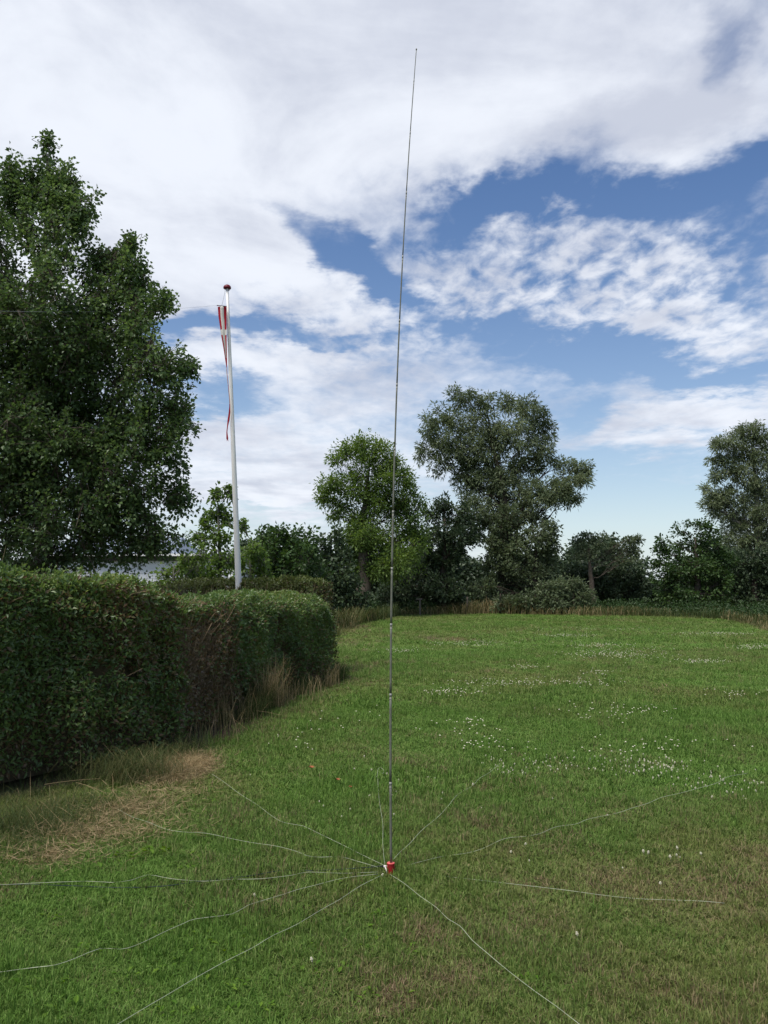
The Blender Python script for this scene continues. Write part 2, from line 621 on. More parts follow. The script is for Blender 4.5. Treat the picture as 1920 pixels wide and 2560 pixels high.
def sward(P):
    """Lushness, dryness and bare soil of the lawn at ground points."""
    P = np.asarray(P)[:, :2]
    d, side = pl_dist(P, FIELD_LEFT)
    dh = d * side
    lush = .74 + .22 * wob(P, .55, 0) + .22 * wob(P, 2.1, 1) + .20 * wob(P, 5.5, 2) + .12 * wob(P, 13, 3)
    lush += .55 * sstep(0.3, -1.6, P[:, 0]) * sstep(7, 4.5, P[:, 1])
    lush -= .50 * sstep(-.9, .6, P[:, 0]) * sstep(6.6, 5.2, P[:, 1])
    lush -= .08 * sstep(16, 30, P[:, 1])
    for q in ((1420, 2105, 70, 22, .8), (1240, 2010, 50, 20, .5), (1330, 2370, 90, 45, .4), (900, 1990, 200, 90, .25), (700, 1830, 200, 90, .35), (1450, 1930, 400, 60, .25),
              (100, 2420, 260, 140, .3), (980, 2330, 60, 90, .35)):
        lush += q[4] * patch(P, *q[:4])
    dry = .13 - .07 * sstep(6, 10, P[:, 1]) + .13 * wob(P, 3.3, 3) + .09 * wob(P, 9.0, 0)
    dry += .16 * sstep(-.6, .8, P[:, 0]) * sstep(6.5, 5.0, P[:, 1])
    for q in ((110, 2140, 90, 28, .34), (200, 2085, 80, 20, .42), (330, 2020, 80, 20, .5), (470, 1915, 60, 22, .85), (420, 1945, 60, 16, .6), (60, 2200, 60, 40, .35), (560, 2040, 120, 30, .30),
              (1060, 2330, 60, 34, .5), (1150, 2440, 90, 40, .45), (980, 2500, 80, 50, .45), (1180, 2060, 100, 34, .4), (1500, 2200, 160, 40, .18),
              (1330, 2200, 60, 16, .28), (1650, 2450, 200, 70, .2), (740, 2260, 120, 30, .25), (1020, 2160, 60, 24, .25), (1130, 1600, 60, 6, .45), (890, 1568, 40, 8, .5)):
        dry += q[4] * patch(P, *q[:4])
    soil = .95 * sstep(.62, .12, dh) + .05
    soil = np.where(dh < -.1, .9, soil)
    soil = np.where(P[:, 1] > 16.5, .15, soil)
    ridge = np.clip(soil + .35 * wob(P, 4.0, 1), 0, 1) * (soil > .06)
    dry = dry + .18 * sstep(1.5, .5, dh) * (dh > 0)
    # behind the mown field: rough verge
    vd, vs = pl_dist(P, VERGE)
    rough = sstep(-.2, .8, -vd * vs) * (P[:, 1] > 12)
    dry = dry * (1 - .8 * rough)
    ridge = np.maximum(ridge, .6 * rough)
    lush = np.clip(lush - .25 * rough, 0, 1)
    return lush, np.clip(dry, 0, 1), np.clip(ridge, 0, 1), dh


def axis(lo, hi, step, far):
    a = np.arange(lo, hi + step, step)
    out, s = [], step
    x = a[-1]
    while x < far:
        s *= 1.5
        x += s
        out.append(x)
    out2, s = [], step
    x = a[0]
    while x > -far:
        s *= 1.5
        x -= s
        out2.append(x)
    return np.concatenate([out2[::-1], a, out])


gx, gy = axis(-9, 11, .14, 1500), axis(1.5, 46, .14, 1500)
GX, GY = np.meshgrid(gx, gy)
GP = np.stack([GX.ravel(), GY.ravel()], 1)
lu, dr_, so, _ = sward(GP)
gz = hgt(GP) * np.exp(-np.maximum(0, np.abs(GP).max(1) - 60) / 40)
nx, ny = len(gx), len(gy)
ii = (np.arange(ny - 1)[:, None] * nx + np.arange(nx - 1)[None]).ravel()
ground = mesh_np('ground', np.column_stack([GP, gz]), np.stack([ii, ii + 1, ii + nx + 1, ii + nx], 1), np.full(len(ii), 4), M['ground'],
                 None, {'lush': lu, 'dry': dr_, 'soil': so}, smooth=True)
tag(ground, 'mown green field with worn olive patches and bare soil along the hedge', 'ground', kind='structure')


# ------------------------------------------------------------------ lawn grass: tufts scattered with geometry nodes
def tuft(name, nb, h, w, spread, seed):
    r = np.random.default_rng(seed)
    g = Geo()
    a = r.uniform(0, 6.283, nb)
    rad = spread * np.sqrt(r.uniform(0, 1, nb))
    base = np.stack([rad * np.cos(a), rad * np.sin(a), np.full(nb, -.004)], 1)
    lean = r.uniform(.1, .95, nb)
    b = r.uniform(0, 6.283, nb)
    hh = h * r.uniform(.45, 1.15, nb)
    dirv = np.stack([np.cos(b), np.sin(b), np.zeros(nb)], 1)
    sv = np.stack([-np.sin(b), np.cos(b), np.zeros(nb)], 1) * (w * r.uniform(.7, 1.3, nb))[:, None]
    mid = base + dirv * (hh * lean * .35)[:, None] + np.array([0, 0, 1]) * (hh * .6)[:, None]
    tip = base + dirv * (hh * lean)[:, None] + np.array([0, 0, 1]) * (hh * (1 - .35 * lean))[:, None]
    V = np.stack([base - sv, base + sv, mid + sv * .8, mid - sv * .8, tip], 1).reshape(-1, 3)
    k = np.arange(nb)[:, None] * 5
    tn = np.repeat(r.uniform(0, 1, nb), 5)
    g.add(V, (k + [0, 1, 2, 0, 2, 3, 3, 2, 4]).reshape(-1, 3), 3, tn)
    me_o = g.build(name, M['blade'])
    SC.collection.objects.unlink(me_o)
    return me_o


tuft_col = bpy.data.collections.new('grass_tufts')
for i in range(5):
    tuft_col.objects.link(tuft('grass_tuft', 15, .046, .0019, .035, 40 + i))
tuft_col.objects.link(tuft('long_grass_tuft', 9, .090, .0015, .045, 50))
tuft_col.objects.link(tuft('long_grass_tuft', 8, .075, .0022, .040, 51))
tuft_col.objects.link(tuft('leafy_tuft', 10, .034, .0060, .040, 52))


def scatter_modifier(o, coll):
    ng = bpy.data.node_groups.new('scatter', 'GeometryNodeTree')
    ng.interface.new_socket('Geometry', in_out='INPUT', socket_type='NodeSocketGeometry')
    ng.interface.new_socket('Geometry', in_out='OUTPUT', socket_type='NodeSocketGeometry')
    gi, go = ng.nodes.new('NodeGroupInput'), ng.nodes.new('NodeGroupOutput')
    ci = ng.nodes.new('GeometryNodeCollectionInfo')
    ci.inputs['Collection'].default_value = coll
    ci.inputs['Separate Children'].default_value = True
    ci.inputs['Reset Children'].default_value = True
    ip = ng.nodes.new('GeometryNodeInstanceOnPoints')
    ip.inputs['Pick Instance'].default_value = True

    def na(name, dt):
        n = ng.nodes.new('GeometryNodeInputNamedAttribute')
        n.data_type = dt
        n.inputs['Name'].default_value = name
        return n.outputs[0]
    ng.links.new(gi.outputs[0], ip.inputs['Points'])
    ng.links.new(ci.outputs[0], ip.inputs['Instance'])
    ng.links.new(na('pick', 'INT'), ip.inputs['Instance Index'])
    ng.links.new(na('rot', 'FLOAT_VECTOR'), ip.inputs['Rotation'])
    ng.links.new(na('scl', 'FLOAT_VECTOR'), ip.inputs['Scale'])
    ng.links.new(ip.outputs[0], go.inputs[0])
    md = o.modifiers.new('scatter', 'NODES')
    md.node_group = ng


def points_obj(name, P, rot, scl, pick, fl):
    me = bpy.data.meshes.new(name)
    me.vertices.add(len(P))
    me.vertices.foreach_set('co', np.asarray(P, dtype=np.float32).ravel())
    for k, a, dt in (('rot', rot, 'FLOAT_VECTOR'), ('scl', scl, 'FLOAT_VECTOR')):
        me.attributes.new(k, dt, 'POINT').data.foreach_set('vector', np.asarray(a, dtype=np.float32).ravel())
    me.attributes.new('pick', 'INT', 'POINT').data.foreach_set('value', np.asarray(pick, dtype=np.int32))
    for k, a in fl.items():
        me.attributes.new(k, 'FLOAT', 'POINT').data.foreach_set('value', np.asarray(a, dtype=np.float32))
    o = bpy.data.objects.new(name, me)
    SC.collection.objects.link(o)
    return o


def wedge(n, d0, d1, half=.66):
    d = np.sqrt(rng.uniform(d0 * d0, d1 * d1, n))
    return np.stack([d * rng.uniform(-half, half, n), d], 1)


def build_lawn():
    Ps, Ss = [], []
    for d0, d1, n, sxy, sz in ((2.3, 4.5, 30000, .9, 1.0), (4.5, 7, 34000, 1.1, 1.05), (7, 12, 46000, 1.5, 1.15), (12, 22, 54000, 2.2, 1.3), (22, 46, 60000, 3.6, 1.5)):
        P = wedge(n, d0, d1)
        Ps.append(P)
        Ss.append(np.stack([np.full(n, sxy), np.full(n, sz)], 1))
    P, S = np.concatenate(Ps), np.concatenate(Ss)
    lu, dr, so, dh = sward(P)
    vd, vs = pl_dist(P, VERGE)
    keep = ((dh > .12 + .12 * wob(P, 3, 2)) | (P[:, 1] > 16.2)) & ~((vd * vs < -.1) & (P[:, 1] > 14)) & (rng.uniform(0, 1, len(P)) > so * .9)
    # thin, worn spots show the soil
    keep &= rng.uniform(0, 1, len(P)) > .35 * sstep(.45, .0, lu)
    P, S, lu, dr = P[keep], S[keep], lu[keep], dr[keep]
    n = len(P)
    clump = np.clip(.95 + .30 * wob(P, 1.7, 3) + .22 * wob(P, 6.5, 1), .5, 1.9) * (.75 + .4 * lu)
    rot = np.stack([rng.normal(0, .16, n), rng.normal(0, .16, n), rng.uniform(0, 6.28, n)], 1)
    sr = rng.uniform(.75, 1.3, n)
    scl = np.stack([S[:, 0] * sr, S[:, 0] * sr, S[:, 1] * sr * clump], 1)
    tall = rng.uniform(0, 1, n) < .05
    scl[:, 2] *= np.where(tall, rng.uniform(1.4, 2.0, n), 1)
    # single tufts stray from the colour of their patch
    lu = np.clip(lu + rng.normal(0, .22, n), 0, 1)
    dr = np.where(rng.uniform(0, 1, n) < np.clip(dr * .85, 0, .95), np.clip(dr + rng.uniform(.2, .6, n), 0, 1), dr * .35)
    o = points_obj('lawn_grass', np.column_stack([P, hgt(P)]), rot, scl, np.where(rng.uniform(0, 1, n) < .12, rng.integers(5, 7, n), np.where(rng.uniform(0, 1, n) < .10 * (P[:, 1] < 14), 7, rng.integers(0, 5, n))), {'lush': lu, 'dry': dr})
    scatter_modifier(o, tuft_col)
    tag(o, 'short mown lawn grass in lush, olive and straw patches', 'grass', kind='stuff')


build_lawn()


# ------------------------------------------------------------------ trees
def bez(a, b, c, n):
    t = np.linspace(0, 1, n)[:, None]
    return (1 - t) ** 2 * a + 2 * t * (1 - t) * b + t * t * c


def make_tree(name, label, cat, trunk, lobes, mat, bark, leaf=(.08, .06), per_twig=22, dens=22, twig_len=.8, up=.5, droop=.1, seed=1, group=None, thick=3.2, big=1.15, grow=1.12, shoots=.12,
              hollow=.55, limb_r=.22, leaf_spread=.10, gap=.0, gapf=1.6, fork=.35, layered=0.0, twig_mat=None, tint_shift=0.0, sub=10, trunk_lean=None, limb_every=1):
    """Trunk, limbs to each lobe of the crown, branches inside the lobe, twigs with leaves along them."""
    r = np.random.default_rng(seed)
    tp = np.array([q[:3] for q in trunk], dtype=float)
    tr = np.array([q[3] for q in trunk], dtype=float)
    o = root(name, tp[0], label, cat, group)
    tt = np.linspace(0, 1, len(tp))
    ts = np.linspace(0, 1, max(12, len(tp) * 4))
    path = np.stack([np.interp(ts, tt, tp[:, k]) for k in range(3)], 1)
    prad = np.interp(ts, tt, tr)
    path[1:-1] += r.normal(0, 1, (len(path) - 2, 3)) * prad[1:-1, None] * .12
    Geo().tube(path, prad, 10).build('trunk', bark, o, smooth=True)
    branches = Geo()
    crown = Geo()
    nodes, nb = [], 0
    for li, (c, rad) in enumerate(lobes):
        c, rad = np.array(c, dtype=float), np.array(rad, dtype=float)
        low = path[:, 2] < c[2] - .25 * rad[2] - fork * np.linalg.norm((c - path)[:, :2], axis=1)
        cand = np.where(low)[0]
        cand = cand[cand > len(path) * .18] if len(cand) else cand
        k = int(cand[-1]) if len(cand) else int(len(path) * .3)
        a = path[k]
        end = c + np.array([0, 0, rad[2] * .2])
        midp = a * .5 + c * .5 + np.array([0, 0, -.10 * np.linalg.norm(c - a)]) + r.normal(0, .06, 3) * np.linalg.norm(c - a)
        lp = bez(a, midp, end, 12)
        rr = max(.012, prad[k] * limb_r * (.7 + .5 * min(1.5, np.linalg.norm(rad) / 2)))
        lr = np.linspace(min(rr, prad[k] * .8), max(.006, rr * .2), 12)
        lp[1:-1] += r.normal(0, 1, (10, 3)) * .02 * np.linalg.norm(c - a)
        if li % limb_every == 0:
            Geo().tube(lp, lr, 7).build('limb', bark, o, smooth=True)
        else:
            branches.tube(lp, lr, 6)
        ns = sub
        u = unit(r.normal(size=(ns, 3))) * (r.uniform(.3, .85, ns)[:, None])
        sp = c + u * rad
        j = r.integers(3, 11, ns)
        sa = lp[j]
        sm = sa * .5 + sp * .5 + np.array([0, 0, .08]) * np.linalg.norm(sp - sa, axis=1)[:, None] * (1 if up >= 0 else -1)
        r0 = np.maximum(.008, lr[j] * .55)
        branches.twigs(sa, sm, sp, r0, r0 * .35)
        nodes = np.concatenate([lp[4:], sa * .4 + sm * .6, sm, sm * .5 + sp * .5, sp])
        area = math.pi * rad[0] * rad[2]
        rad = rad * grow
        n = max(14, int(dens * area * thick))
        u = unit(r.normal(size=(n, 3))) * (r.uniform(hollow ** 3, 1, n) ** (1 / 3))[:, None]
        tips = c + u * rad
        tips += .16 * rad.mean() * np.stack([wob(tips, 2.2 / rad.mean(), q) for q in range(3)], 1)
        tips += .10 * rad.mean() * np.stack([wob(tips, 7.0 / rad.mean(), q) for q in (1, 3, 0)], 1)
        sh = r.uniform(0, 1, n) < shoots
        tips += sh[:, None] * (u * .5 + np.array([0, 0, .9 * up + .1])) * r.uniform(.1, .38, (n, 1)) * min(1.6, rad.mean())
        if gap:
            keep = wob(tips, gapf, seed % 4) > -1.1 + gap + r.normal(0, .25, n)
            tips, u = tips[keep], u[keep]
            n = len(tips)
        if n == 0:
            continue
        dd = np.linalg.norm(tips[:, None] - (nodes[None] - np.array([0, 0, up * .3])), axis=2)
        an = nodes[dd.argmin(1)]
        ln = np.linalg.norm(tips - an, axis=1, keepdims=True)
        dvec = unit(unit(tips - an) + u * .5 + np.array([0, 0, up]) * (1 - layered) + r.normal(0, .22, (n, 3)))
        if layered:
            dvec[:, 2] *= (1 - layered)
            dvec = unit(dvec)
        st = tips - dvec * np.minimum(twig_len, ln * .9 + .15) * r.uniform(.6, 1.1, (n, 1))
        branches.twigs(an, an * .45 + st * .55 + np.array([0, 0, .03]), st, .007 + .004 * ln[:, 0], .0045)
        branches.twigs(st, st * .5 + tips * .5 + np.array([0, 0, droop * .05]), tips, .0045, .002)
        m = per_twig
        t = r.uniform(0.0, 1.06, (n, m))
        tlen = np.linalg.norm(tips - st, axis=1)
        P = st[:, None] + (tips - st)[:, None] * t[..., None]
        off = unit(r.normal(size=(n, m, 3)))
        P = P + off * leaf_spread * r.uniform(.2, 1, (n, m, 1))
        P[..., 2] -= (t ** 2) * droop * tlen[:, None] * .5
        D = off * .9 + dvec[:, None] * .6 + np.array([0, 0, -.5 * droop])
        N = unit(r.normal(size=(n, m, 3)) * .8 + np.array([0, 0, 1.0]) + off * .2)
        tw = r.normal(0, .16, (n, 1))
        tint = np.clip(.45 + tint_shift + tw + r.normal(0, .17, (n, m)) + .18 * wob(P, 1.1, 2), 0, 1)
        sc = r.uniform(.65, 1.2, n * m)
        crown.leaves(P.reshape(-1, 3), D.reshape(-1, 3), N.reshape(-1, 3), leaf[0] * sc * big, leaf[1] * sc * big, tint.ravel(), droop * .3)
    branches.build('branches', twig_mat or bark, o)['kind'] = 'stuff'
    crown.build('crown', mat, o)['kind'] = 'stuff'
    return o


def lobes_px(lst, depth, conv, thick=.9, seed=3, dj=.35):
    """Crown lobes given as place and half-size in a crop of the picture, set at a real depth."""
    r = np.random.default_rng(seed)
    x0, y0, s = conv
    out = []
    for cx, cy, rx, ry in lst:
        k = depth / F / s
        rd = (rx * k + ry * k) * .5 * thick
        dep = depth + r.uniform(-dj, dj) * rd * 2
        out.append((at(x0 + cx / s, y0 + cy / s, dep), (rx * k * dep / depth, rd, ry * k * dep / depth)))
    return out


C2, C3, C4, DI = (0, 1000, 1.843), (740, 930, 2.074), (1380, 1000, 3.072), (0, 0, 1 / 1.157)


def stem(pts, conv, depth, radii, foot=True):
    out = []
    for i, ((x, y), rr) in enumerate(zip(pts, radii)):
        p = at(conv[0] + x / conv[2], conv[1] + y / conv[2], depth)
        if i == 0 and foot:
            p[2] = -.05
        out.append((*p, rr))
    return out


def build_trees():
    # tall poplar behind the near hedge
    dp = 14.0
    lb = [(104, 312, 14, 30), (104, 345, 22, 44), (108, 385, 36, 44), (104, 430, 56, 75), (110, 510, 92, 85), (140, 395, 40, 50), (64, 390, 42, 58), (22, 385, 32, 55), (168, 450, 50, 48), (305, 612, 36, 45), (282, 528, 16, 34), (345, 655, 34, 50), (235, 640, 45, 50), (212, 570, 42, 52), (246, 560, 30, 45), (398, 800, 34, 50), (30, 440, 42, 90), (-40, 520, 80, 120), (170, 470, 45, 60), (90, 640, 150, 110), (283, 580, 40, 70),
          (290, 680, 66, 90), (215, 690, 90, 110), (330, 790, 80, 90), (200, 830, 130, 110), (50, 830, 160, 130), (-120, 720, 130, 170), (-60, 620, 100, 120), (20, 700, 110, 120), (150, 760, 100, 100), (90, 900, 120, 100), (0, 920, 120, 110), (200, 930, 100, 90), (385, 890, 48, 70),
          (300, 930, 110, 90), (140, 980, 140, 110), (360, 1000, 55, 60), (-60, 1000, 170, 140), (230, 1050, 110, 90), (300, 1080, 105, 75), (20, 1080, 120, 110), (395, 1075, 32, 45), (120, 1120, 150, 90),
          (340, 1160, 65, 45), (-140, 1150, 150, 90), (230, 1175, 120, 50), (60, 1200, 120, 45)]
    make_tree('poplar_tree', 'tall dark poplar with two pointed tops rising behind the clipped hedge', 'tree',
              stem([(95, 1250), (92, 1000), (88, 700), (100, 480), (105, 325)], DI, dp, [.13, .10, .06, .025, .006]),
              lobes_px(lb, dp, DI, .95, 5), M['poplar'], M['bark_grey'], (.060, .050), 31, 26, .75, .85, .35, 21, hollow=.35, leaf_spread=.11, fork=.8, gap=.14, gapf=2.6, thick=2.7, shoots=.24, grow=1.08, big=1.12, 
              limb_r=.2, twig_mat=M['bark'], tint_shift=.0)
    # young poplars behind the flagpole
    dp = 20.0
    make_tree('young_poplar', 'slender pale green young poplar with an airy pointed top behind the flagpole', 'tree',
              stem([(1010, 860), (1012, 700), (1005, 520), (1000, 400)], C2, dp, [.05, .04, .02, .006]),
              lobes_px([(995, 440, 24, 50), (1000, 530, 52, 60), (945, 560, 26, 50), (1060, 425, 18, 42), (1050, 540, 36, 60), (985, 640, 80, 60), (910, 640, 36, 40), (1020, 730, 90, 60), (960, 790, 110, 50), (870, 770, 60, 40)],
                       dp, C2, .9, 8), M['poplar_young'], M['bark_grey'], (.080, .062), 13, 30, .6, .8, .3, 33, hollow=.2, leaf_spread=.12, fork=.8, gap=.15, gapf=3)
    make_tree('young_poplar', 'low bushy young poplar right of the white flagpole', 'tree',
              stem([(1160, 860), (1155, 760), (1150, 640)], C2, dp + 1.5, [.05, .035, .008]),
              lobes_px([(1120, 590, 22, 50), (1150, 690, 60, 60), (1200, 740, 45, 55), (1170, 790, 80, 55), (1110, 760, 40, 70), (1225, 815, 40, 30)], dp + 1.5, C2, .9, 9),
              M['poplar_young'], M['bark_grey'], (.080, .062), 13, 24, .55, .7, .3, 34, hollow=.2, leaf_spread=.12, fork=.7)
    make_tree('young_poplar', 'small leafy sapling spreading before the white boarded wall', 'tree',
              stem([(800, 900), (800, 830), (800, 760)], C2, 19.0, [.04, .03, .008]),
              lobes_px([(760, 800, 40, 50), (820, 790, 50, 50), (890, 800, 60, 50), (860, 740, 50, 40), (930, 720, 50, 50), (760, 850, 60, 30), (870, 850, 80, 30)], 19.0, C2, .9, 28),
              M['poplar_young'], M['bark_grey'], (.075, .058), 11, 12, .5, .7, .3, 47, hollow=.2, leaf_spread=.12, fork=.7)
    # thicket left of the green tree
    dp = 31.0
    make_tree('broadleaf_tree', 'low round dark green tree behind the flagpole and the far hedge', 'tree',
              stem([(1330, 900), (1325, 800), (1320, 650)], C2, dp, [.14, .1, .03]),
              lobes_px([(1205, 650, 50, 55), (1280, 625, 60, 60), (1340, 640, 60, 60), (1400, 655, 60, 60), (1250, 720, 100, 80), (1380, 730, 110, 90), (1300, 810, 130, 70), (1420, 830, 100, 70)],
                       dp, C2, 1.2, 10), M['thorn'], M['bark_dark'], (.13, .10), 16, 12, .8, .4, .2, 35, hollow=.4, leaf_spread=.16)
    make_tree('broadleaf_tree', 'narrow dark tree squeezed between the round tree and the bright green one', 'tree',
              stem([(1530, 900), (1528, 800), (1525, 650)], C2, dp + 6, [.12, .09, .03]),
              lobes_px([(1490, 690, 50, 60), (1545, 640, 36, 60), (1550, 720, 60, 70), (1500, 790, 80, 70), (1580, 800, 80, 80), (1540, 880, 110, 60), (1600, 900, 90, 70), (1640, 930, 70, 50)], dp + 6, C2, 1.2, 11),
              M['dark'], M['bark_dark'], (.15, .11), 16, 10, .9, .4, .2, 36, hollow=.4, leaf_spread=.18, tint_shift=.1)
    # bright green tree with leaning trunk
    dp = 43.0
    make_tree('green_tree', 'bright yellow green tree with a bare leaning trunk at the field edge', 'tree',
              stem([(330, 1265), (352, 1100), (350, 900), (345, 760), (370, 600), (380, 480)], C3, dp, [.46, .33, .26, .20, .10, .03]),
              lobes_px([(330, 385, 62, 55), (245, 415, 58, 42), (445, 395, 70, 46), (380, 460, 70, 60), (205, 455, 44, 30), (510, 470, 46, 50), (300, 540, 110, 40), (310, 625, 80, 50), (430, 630, 80, 60), (480, 500, 60, 50), (185, 575, 76, 50), (570, 560, 66, 56), (450, 560, 80, 55),
                        (150, 655, 48, 46), (245, 690, 60, 42), (205, 735, 45, 30), (600, 680, 74, 80), (520, 720, 70, 70), (430, 700, 60, 60), (330, 850, 120, 80), (450, 860, 130, 90), (590, 820, 76, 70),
                        (270, 960, 66, 90), (390, 1000, 110, 66), (520, 980, 110, 80), (300, 1040, 50, 36), (350, 780, 80, 50), (360, 920, 90, 80), (620, 900, 60, 60), (450, 1040, 100, 40)],
                       dp, C3, 1.1, 12), M['olive'], M['bark'], (.14, .065), 26, 7.5, 1.0, .45, .3, 37, thick=5.4, shoots=.25, hollow=.3, leaf_spread=.30, limb_r=.2, fork=.5, sub=9, grow=1.25)
    # dark bushy trees between the green tree and the big willow
    dp = 47.0
    make_tree('broadleaf_tree', 'blackish green bushy tree filling the gap left of the big willow', 'tree',
              stem([(760, 1240), (765, 1050), (770, 760)], C3, dp, [.3, .22, .05]),
              lobes_px([(765, 680, 56, 56), (700, 740, 50, 70), (830, 740, 70, 80), (720, 850, 90, 80), (830, 860, 80, 80), (660, 930, 70, 90), (760, 980, 110, 80), (850, 950, 50, 50), (890, 770, 60, 60), (930, 850, 50, 50), (890, 880, 50, 50), (650, 1080, 110, 90), (780, 1100, 120, 80),
                        (560, 1100, 70, 90), (700, 1180, 110, 50), (830, 1180, 100, 50), (560, 1190, 70, 40), (470, 1160, 70, 60)], dp, C3, 1.0, 13), M['dark'], M['bark_dark'], (.17, .10), 18, 7.5, 1.0, .5, .2, 38, hollow=.35, leaf_spread=.2, fork=.5)
    # the big willow
    dp = 49.0
    make_tree('willow_tree', 'big spreading grey green willow with twin domes and a long right arm', 'tree',
              stem([(1085, 1240), (1082, 1040), (1085, 850), (1080, 700), (1050, 520), (1010, 330), (990, 200)], C3, dp, [.5, .4, .34, .28, .17, .08, .02]),
              lobes_px([(855, 130, 62, 55), (915, 150, 60, 60), (990, 150, 46, 46), (745, 235, 76, 62), (830, 240, 90, 70), (690, 300, 46, 50), (720, 400, 96, 66), (660, 440, 40, 50), (770, 480, 80, 48), (960, 260, 90, 90),
                        (1105, 165, 60, 62), (1190, 190, 70, 66), (1270, 235, 62, 62), (1310, 300, 40, 50), (1150, 320, 120, 100), (1290, 400, 62, 80), (880, 380, 90, 80), (1010, 420, 90, 90), (1180, 480, 110, 90),
                        (870, 560, 70, 60), (970, 580, 110, 80), (1110, 620, 120, 90), (1390, 470, 66, 42), (1460, 490, 66, 48), (1500, 540, 44, 44), (1420, 570, 90, 60), (1350, 620, 100, 70), (1440, 650, 60, 36), (1260, 640, 100, 80),
                        (940, 700, 100, 80), (1060, 760, 120, 70), (1200, 740, 110, 60), (880, 800, 60, 50), (1060, 500, 90, 80), (1080, 880, 90, 70), (1080, 1000, 70, 70), (1040, 320, 70, 70), (800, 330, 80, 60), (900, 470, 80, 60)],
                       dp, C3, 1.0, 14), M['willow'], M['bark_dark'], (.21, .060), 26, 8.0, 1.2, .45, .5, 39, hollow=.4, leaf_spread=.2, limb_r=.2, fork=.55, sub=9, gap=.12, gapf=1.1, thick=3.0, shoots=.22, tint_shift=.06, grow=1.18)
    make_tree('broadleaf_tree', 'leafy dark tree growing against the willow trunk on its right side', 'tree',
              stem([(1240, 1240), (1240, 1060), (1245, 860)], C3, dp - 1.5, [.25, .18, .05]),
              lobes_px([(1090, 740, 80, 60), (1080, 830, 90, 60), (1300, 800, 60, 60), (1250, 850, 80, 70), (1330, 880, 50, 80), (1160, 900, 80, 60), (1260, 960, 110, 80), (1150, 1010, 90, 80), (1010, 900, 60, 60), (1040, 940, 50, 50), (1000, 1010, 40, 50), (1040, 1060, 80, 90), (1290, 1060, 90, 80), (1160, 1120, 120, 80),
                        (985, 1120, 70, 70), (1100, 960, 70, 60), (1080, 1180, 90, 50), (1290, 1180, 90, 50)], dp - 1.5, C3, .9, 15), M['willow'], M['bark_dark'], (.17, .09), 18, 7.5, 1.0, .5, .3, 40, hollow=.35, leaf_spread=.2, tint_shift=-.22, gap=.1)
    # low shrubs along the field edge
    dp = 45.5
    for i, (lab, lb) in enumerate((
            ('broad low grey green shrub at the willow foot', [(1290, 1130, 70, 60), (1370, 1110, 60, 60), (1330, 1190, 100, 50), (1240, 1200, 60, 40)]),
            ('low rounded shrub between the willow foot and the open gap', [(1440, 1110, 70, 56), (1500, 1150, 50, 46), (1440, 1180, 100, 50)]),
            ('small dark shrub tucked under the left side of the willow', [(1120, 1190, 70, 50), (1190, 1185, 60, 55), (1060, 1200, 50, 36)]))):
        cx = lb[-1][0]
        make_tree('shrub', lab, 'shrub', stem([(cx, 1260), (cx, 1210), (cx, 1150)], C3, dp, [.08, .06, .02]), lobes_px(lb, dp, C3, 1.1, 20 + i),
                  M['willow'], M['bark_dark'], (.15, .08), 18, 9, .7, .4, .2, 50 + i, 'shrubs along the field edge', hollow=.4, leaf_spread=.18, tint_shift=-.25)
    # bush with two feathery heads right of the willow
    dp = 50.0
    make_tree('small_tree', 'small airy tree with two feathery heads beside the open gap', 'tree',
              stem([(330, 1660), (300, 1400), (280, 1150)], C4, dp, [.2, .15, .04]),
              lobes_px([(280, 1060, 80, 60), (195, 1110, 66, 66), (370, 1090, 80, 66), (250, 1180, 120, 66), (420, 1170, 60, 60), (590, 1080, 50, 40), (660, 1070, 40, 36), (560, 1160, 90, 60), (640, 1150, 50, 46), (480, 1120, 30, 40), (560, 1230, 100, 40)],
                       dp, C4, 1.0, 16), M['willow'], M['bark'], (.16, .085), 14, 7.5, .9, .6, .2, 41, hollow=.25, leaf_spread=.2, tint_shift=-.12, gap=.15)
    make_tree('broadleaf_tree', 'dense blackish green dome shaped tree under the feathery heads', 'tree',
              stem([(420, 1650), (420, 1500), (420, 1350)], C4, dp + 2, [.25, .2, .06]),
              lobes_px([(200, 1330, 120, 90), (330, 1330, 130, 80), (470, 1330, 120, 90), (590, 1340, 80, 70), (660, 1390, 70, 60), (300, 1460, 200, 100), (520, 1470, 190, 100), (680, 1470, 60, 60), (120, 1440, 120, 100)], dp + 2, C4, 1.0, 17),
              M['dark'], M['bark_dark'], (.17, .11), 18, 9, .8, .3, .2, 42, hollow=.45, leaf_spread=.18)
    # hawthorn with horizontal sprays and the right willow
    dp = 46.0
    make_tree('hawthorn_tree', 'deep green hawthorn with flat layered sprays right of the gap', 'tree',
              stem([(1130, 1640), (1120, 1450), (1110, 1250), (1100, 1060)], C4, dp, [.22, .17, .12, .04]),
              lobes_px([(1110, 960, 110, 40), (1000, 1010, 110, 44), (1180, 1010, 120, 60), (900, 1080, 120, 46), (1060, 1110, 150, 66), (840, 1150, 80, 34), (940, 1190, 150, 52), (1230, 1130, 130, 90), (830, 1260, 76, 36), (960, 1290, 170, 56),
                        (1160, 1270, 160, 90), (850, 1370, 80, 46), (980, 1400, 170, 70), (1200, 1410, 170, 80), (900, 1470, 120, 56), (1080, 1500, 200, 60), (1320, 1250, 90, 90), (960, 1545, 150, 40), (1150, 1560, 150, 40), (1280, 1500, 120, 70), (1330, 1380, 90, 80)],
                       dp, C4, 1.2, 18), M['thorn'], M['bark_dark'], (.15, .095), 18, 9, 1.0, .15, .1, 43, hollow=.35, leaf_spread=.16, layered=.65, gap=.25, gapf=1.8, fork=.3)
    dp = 52.0
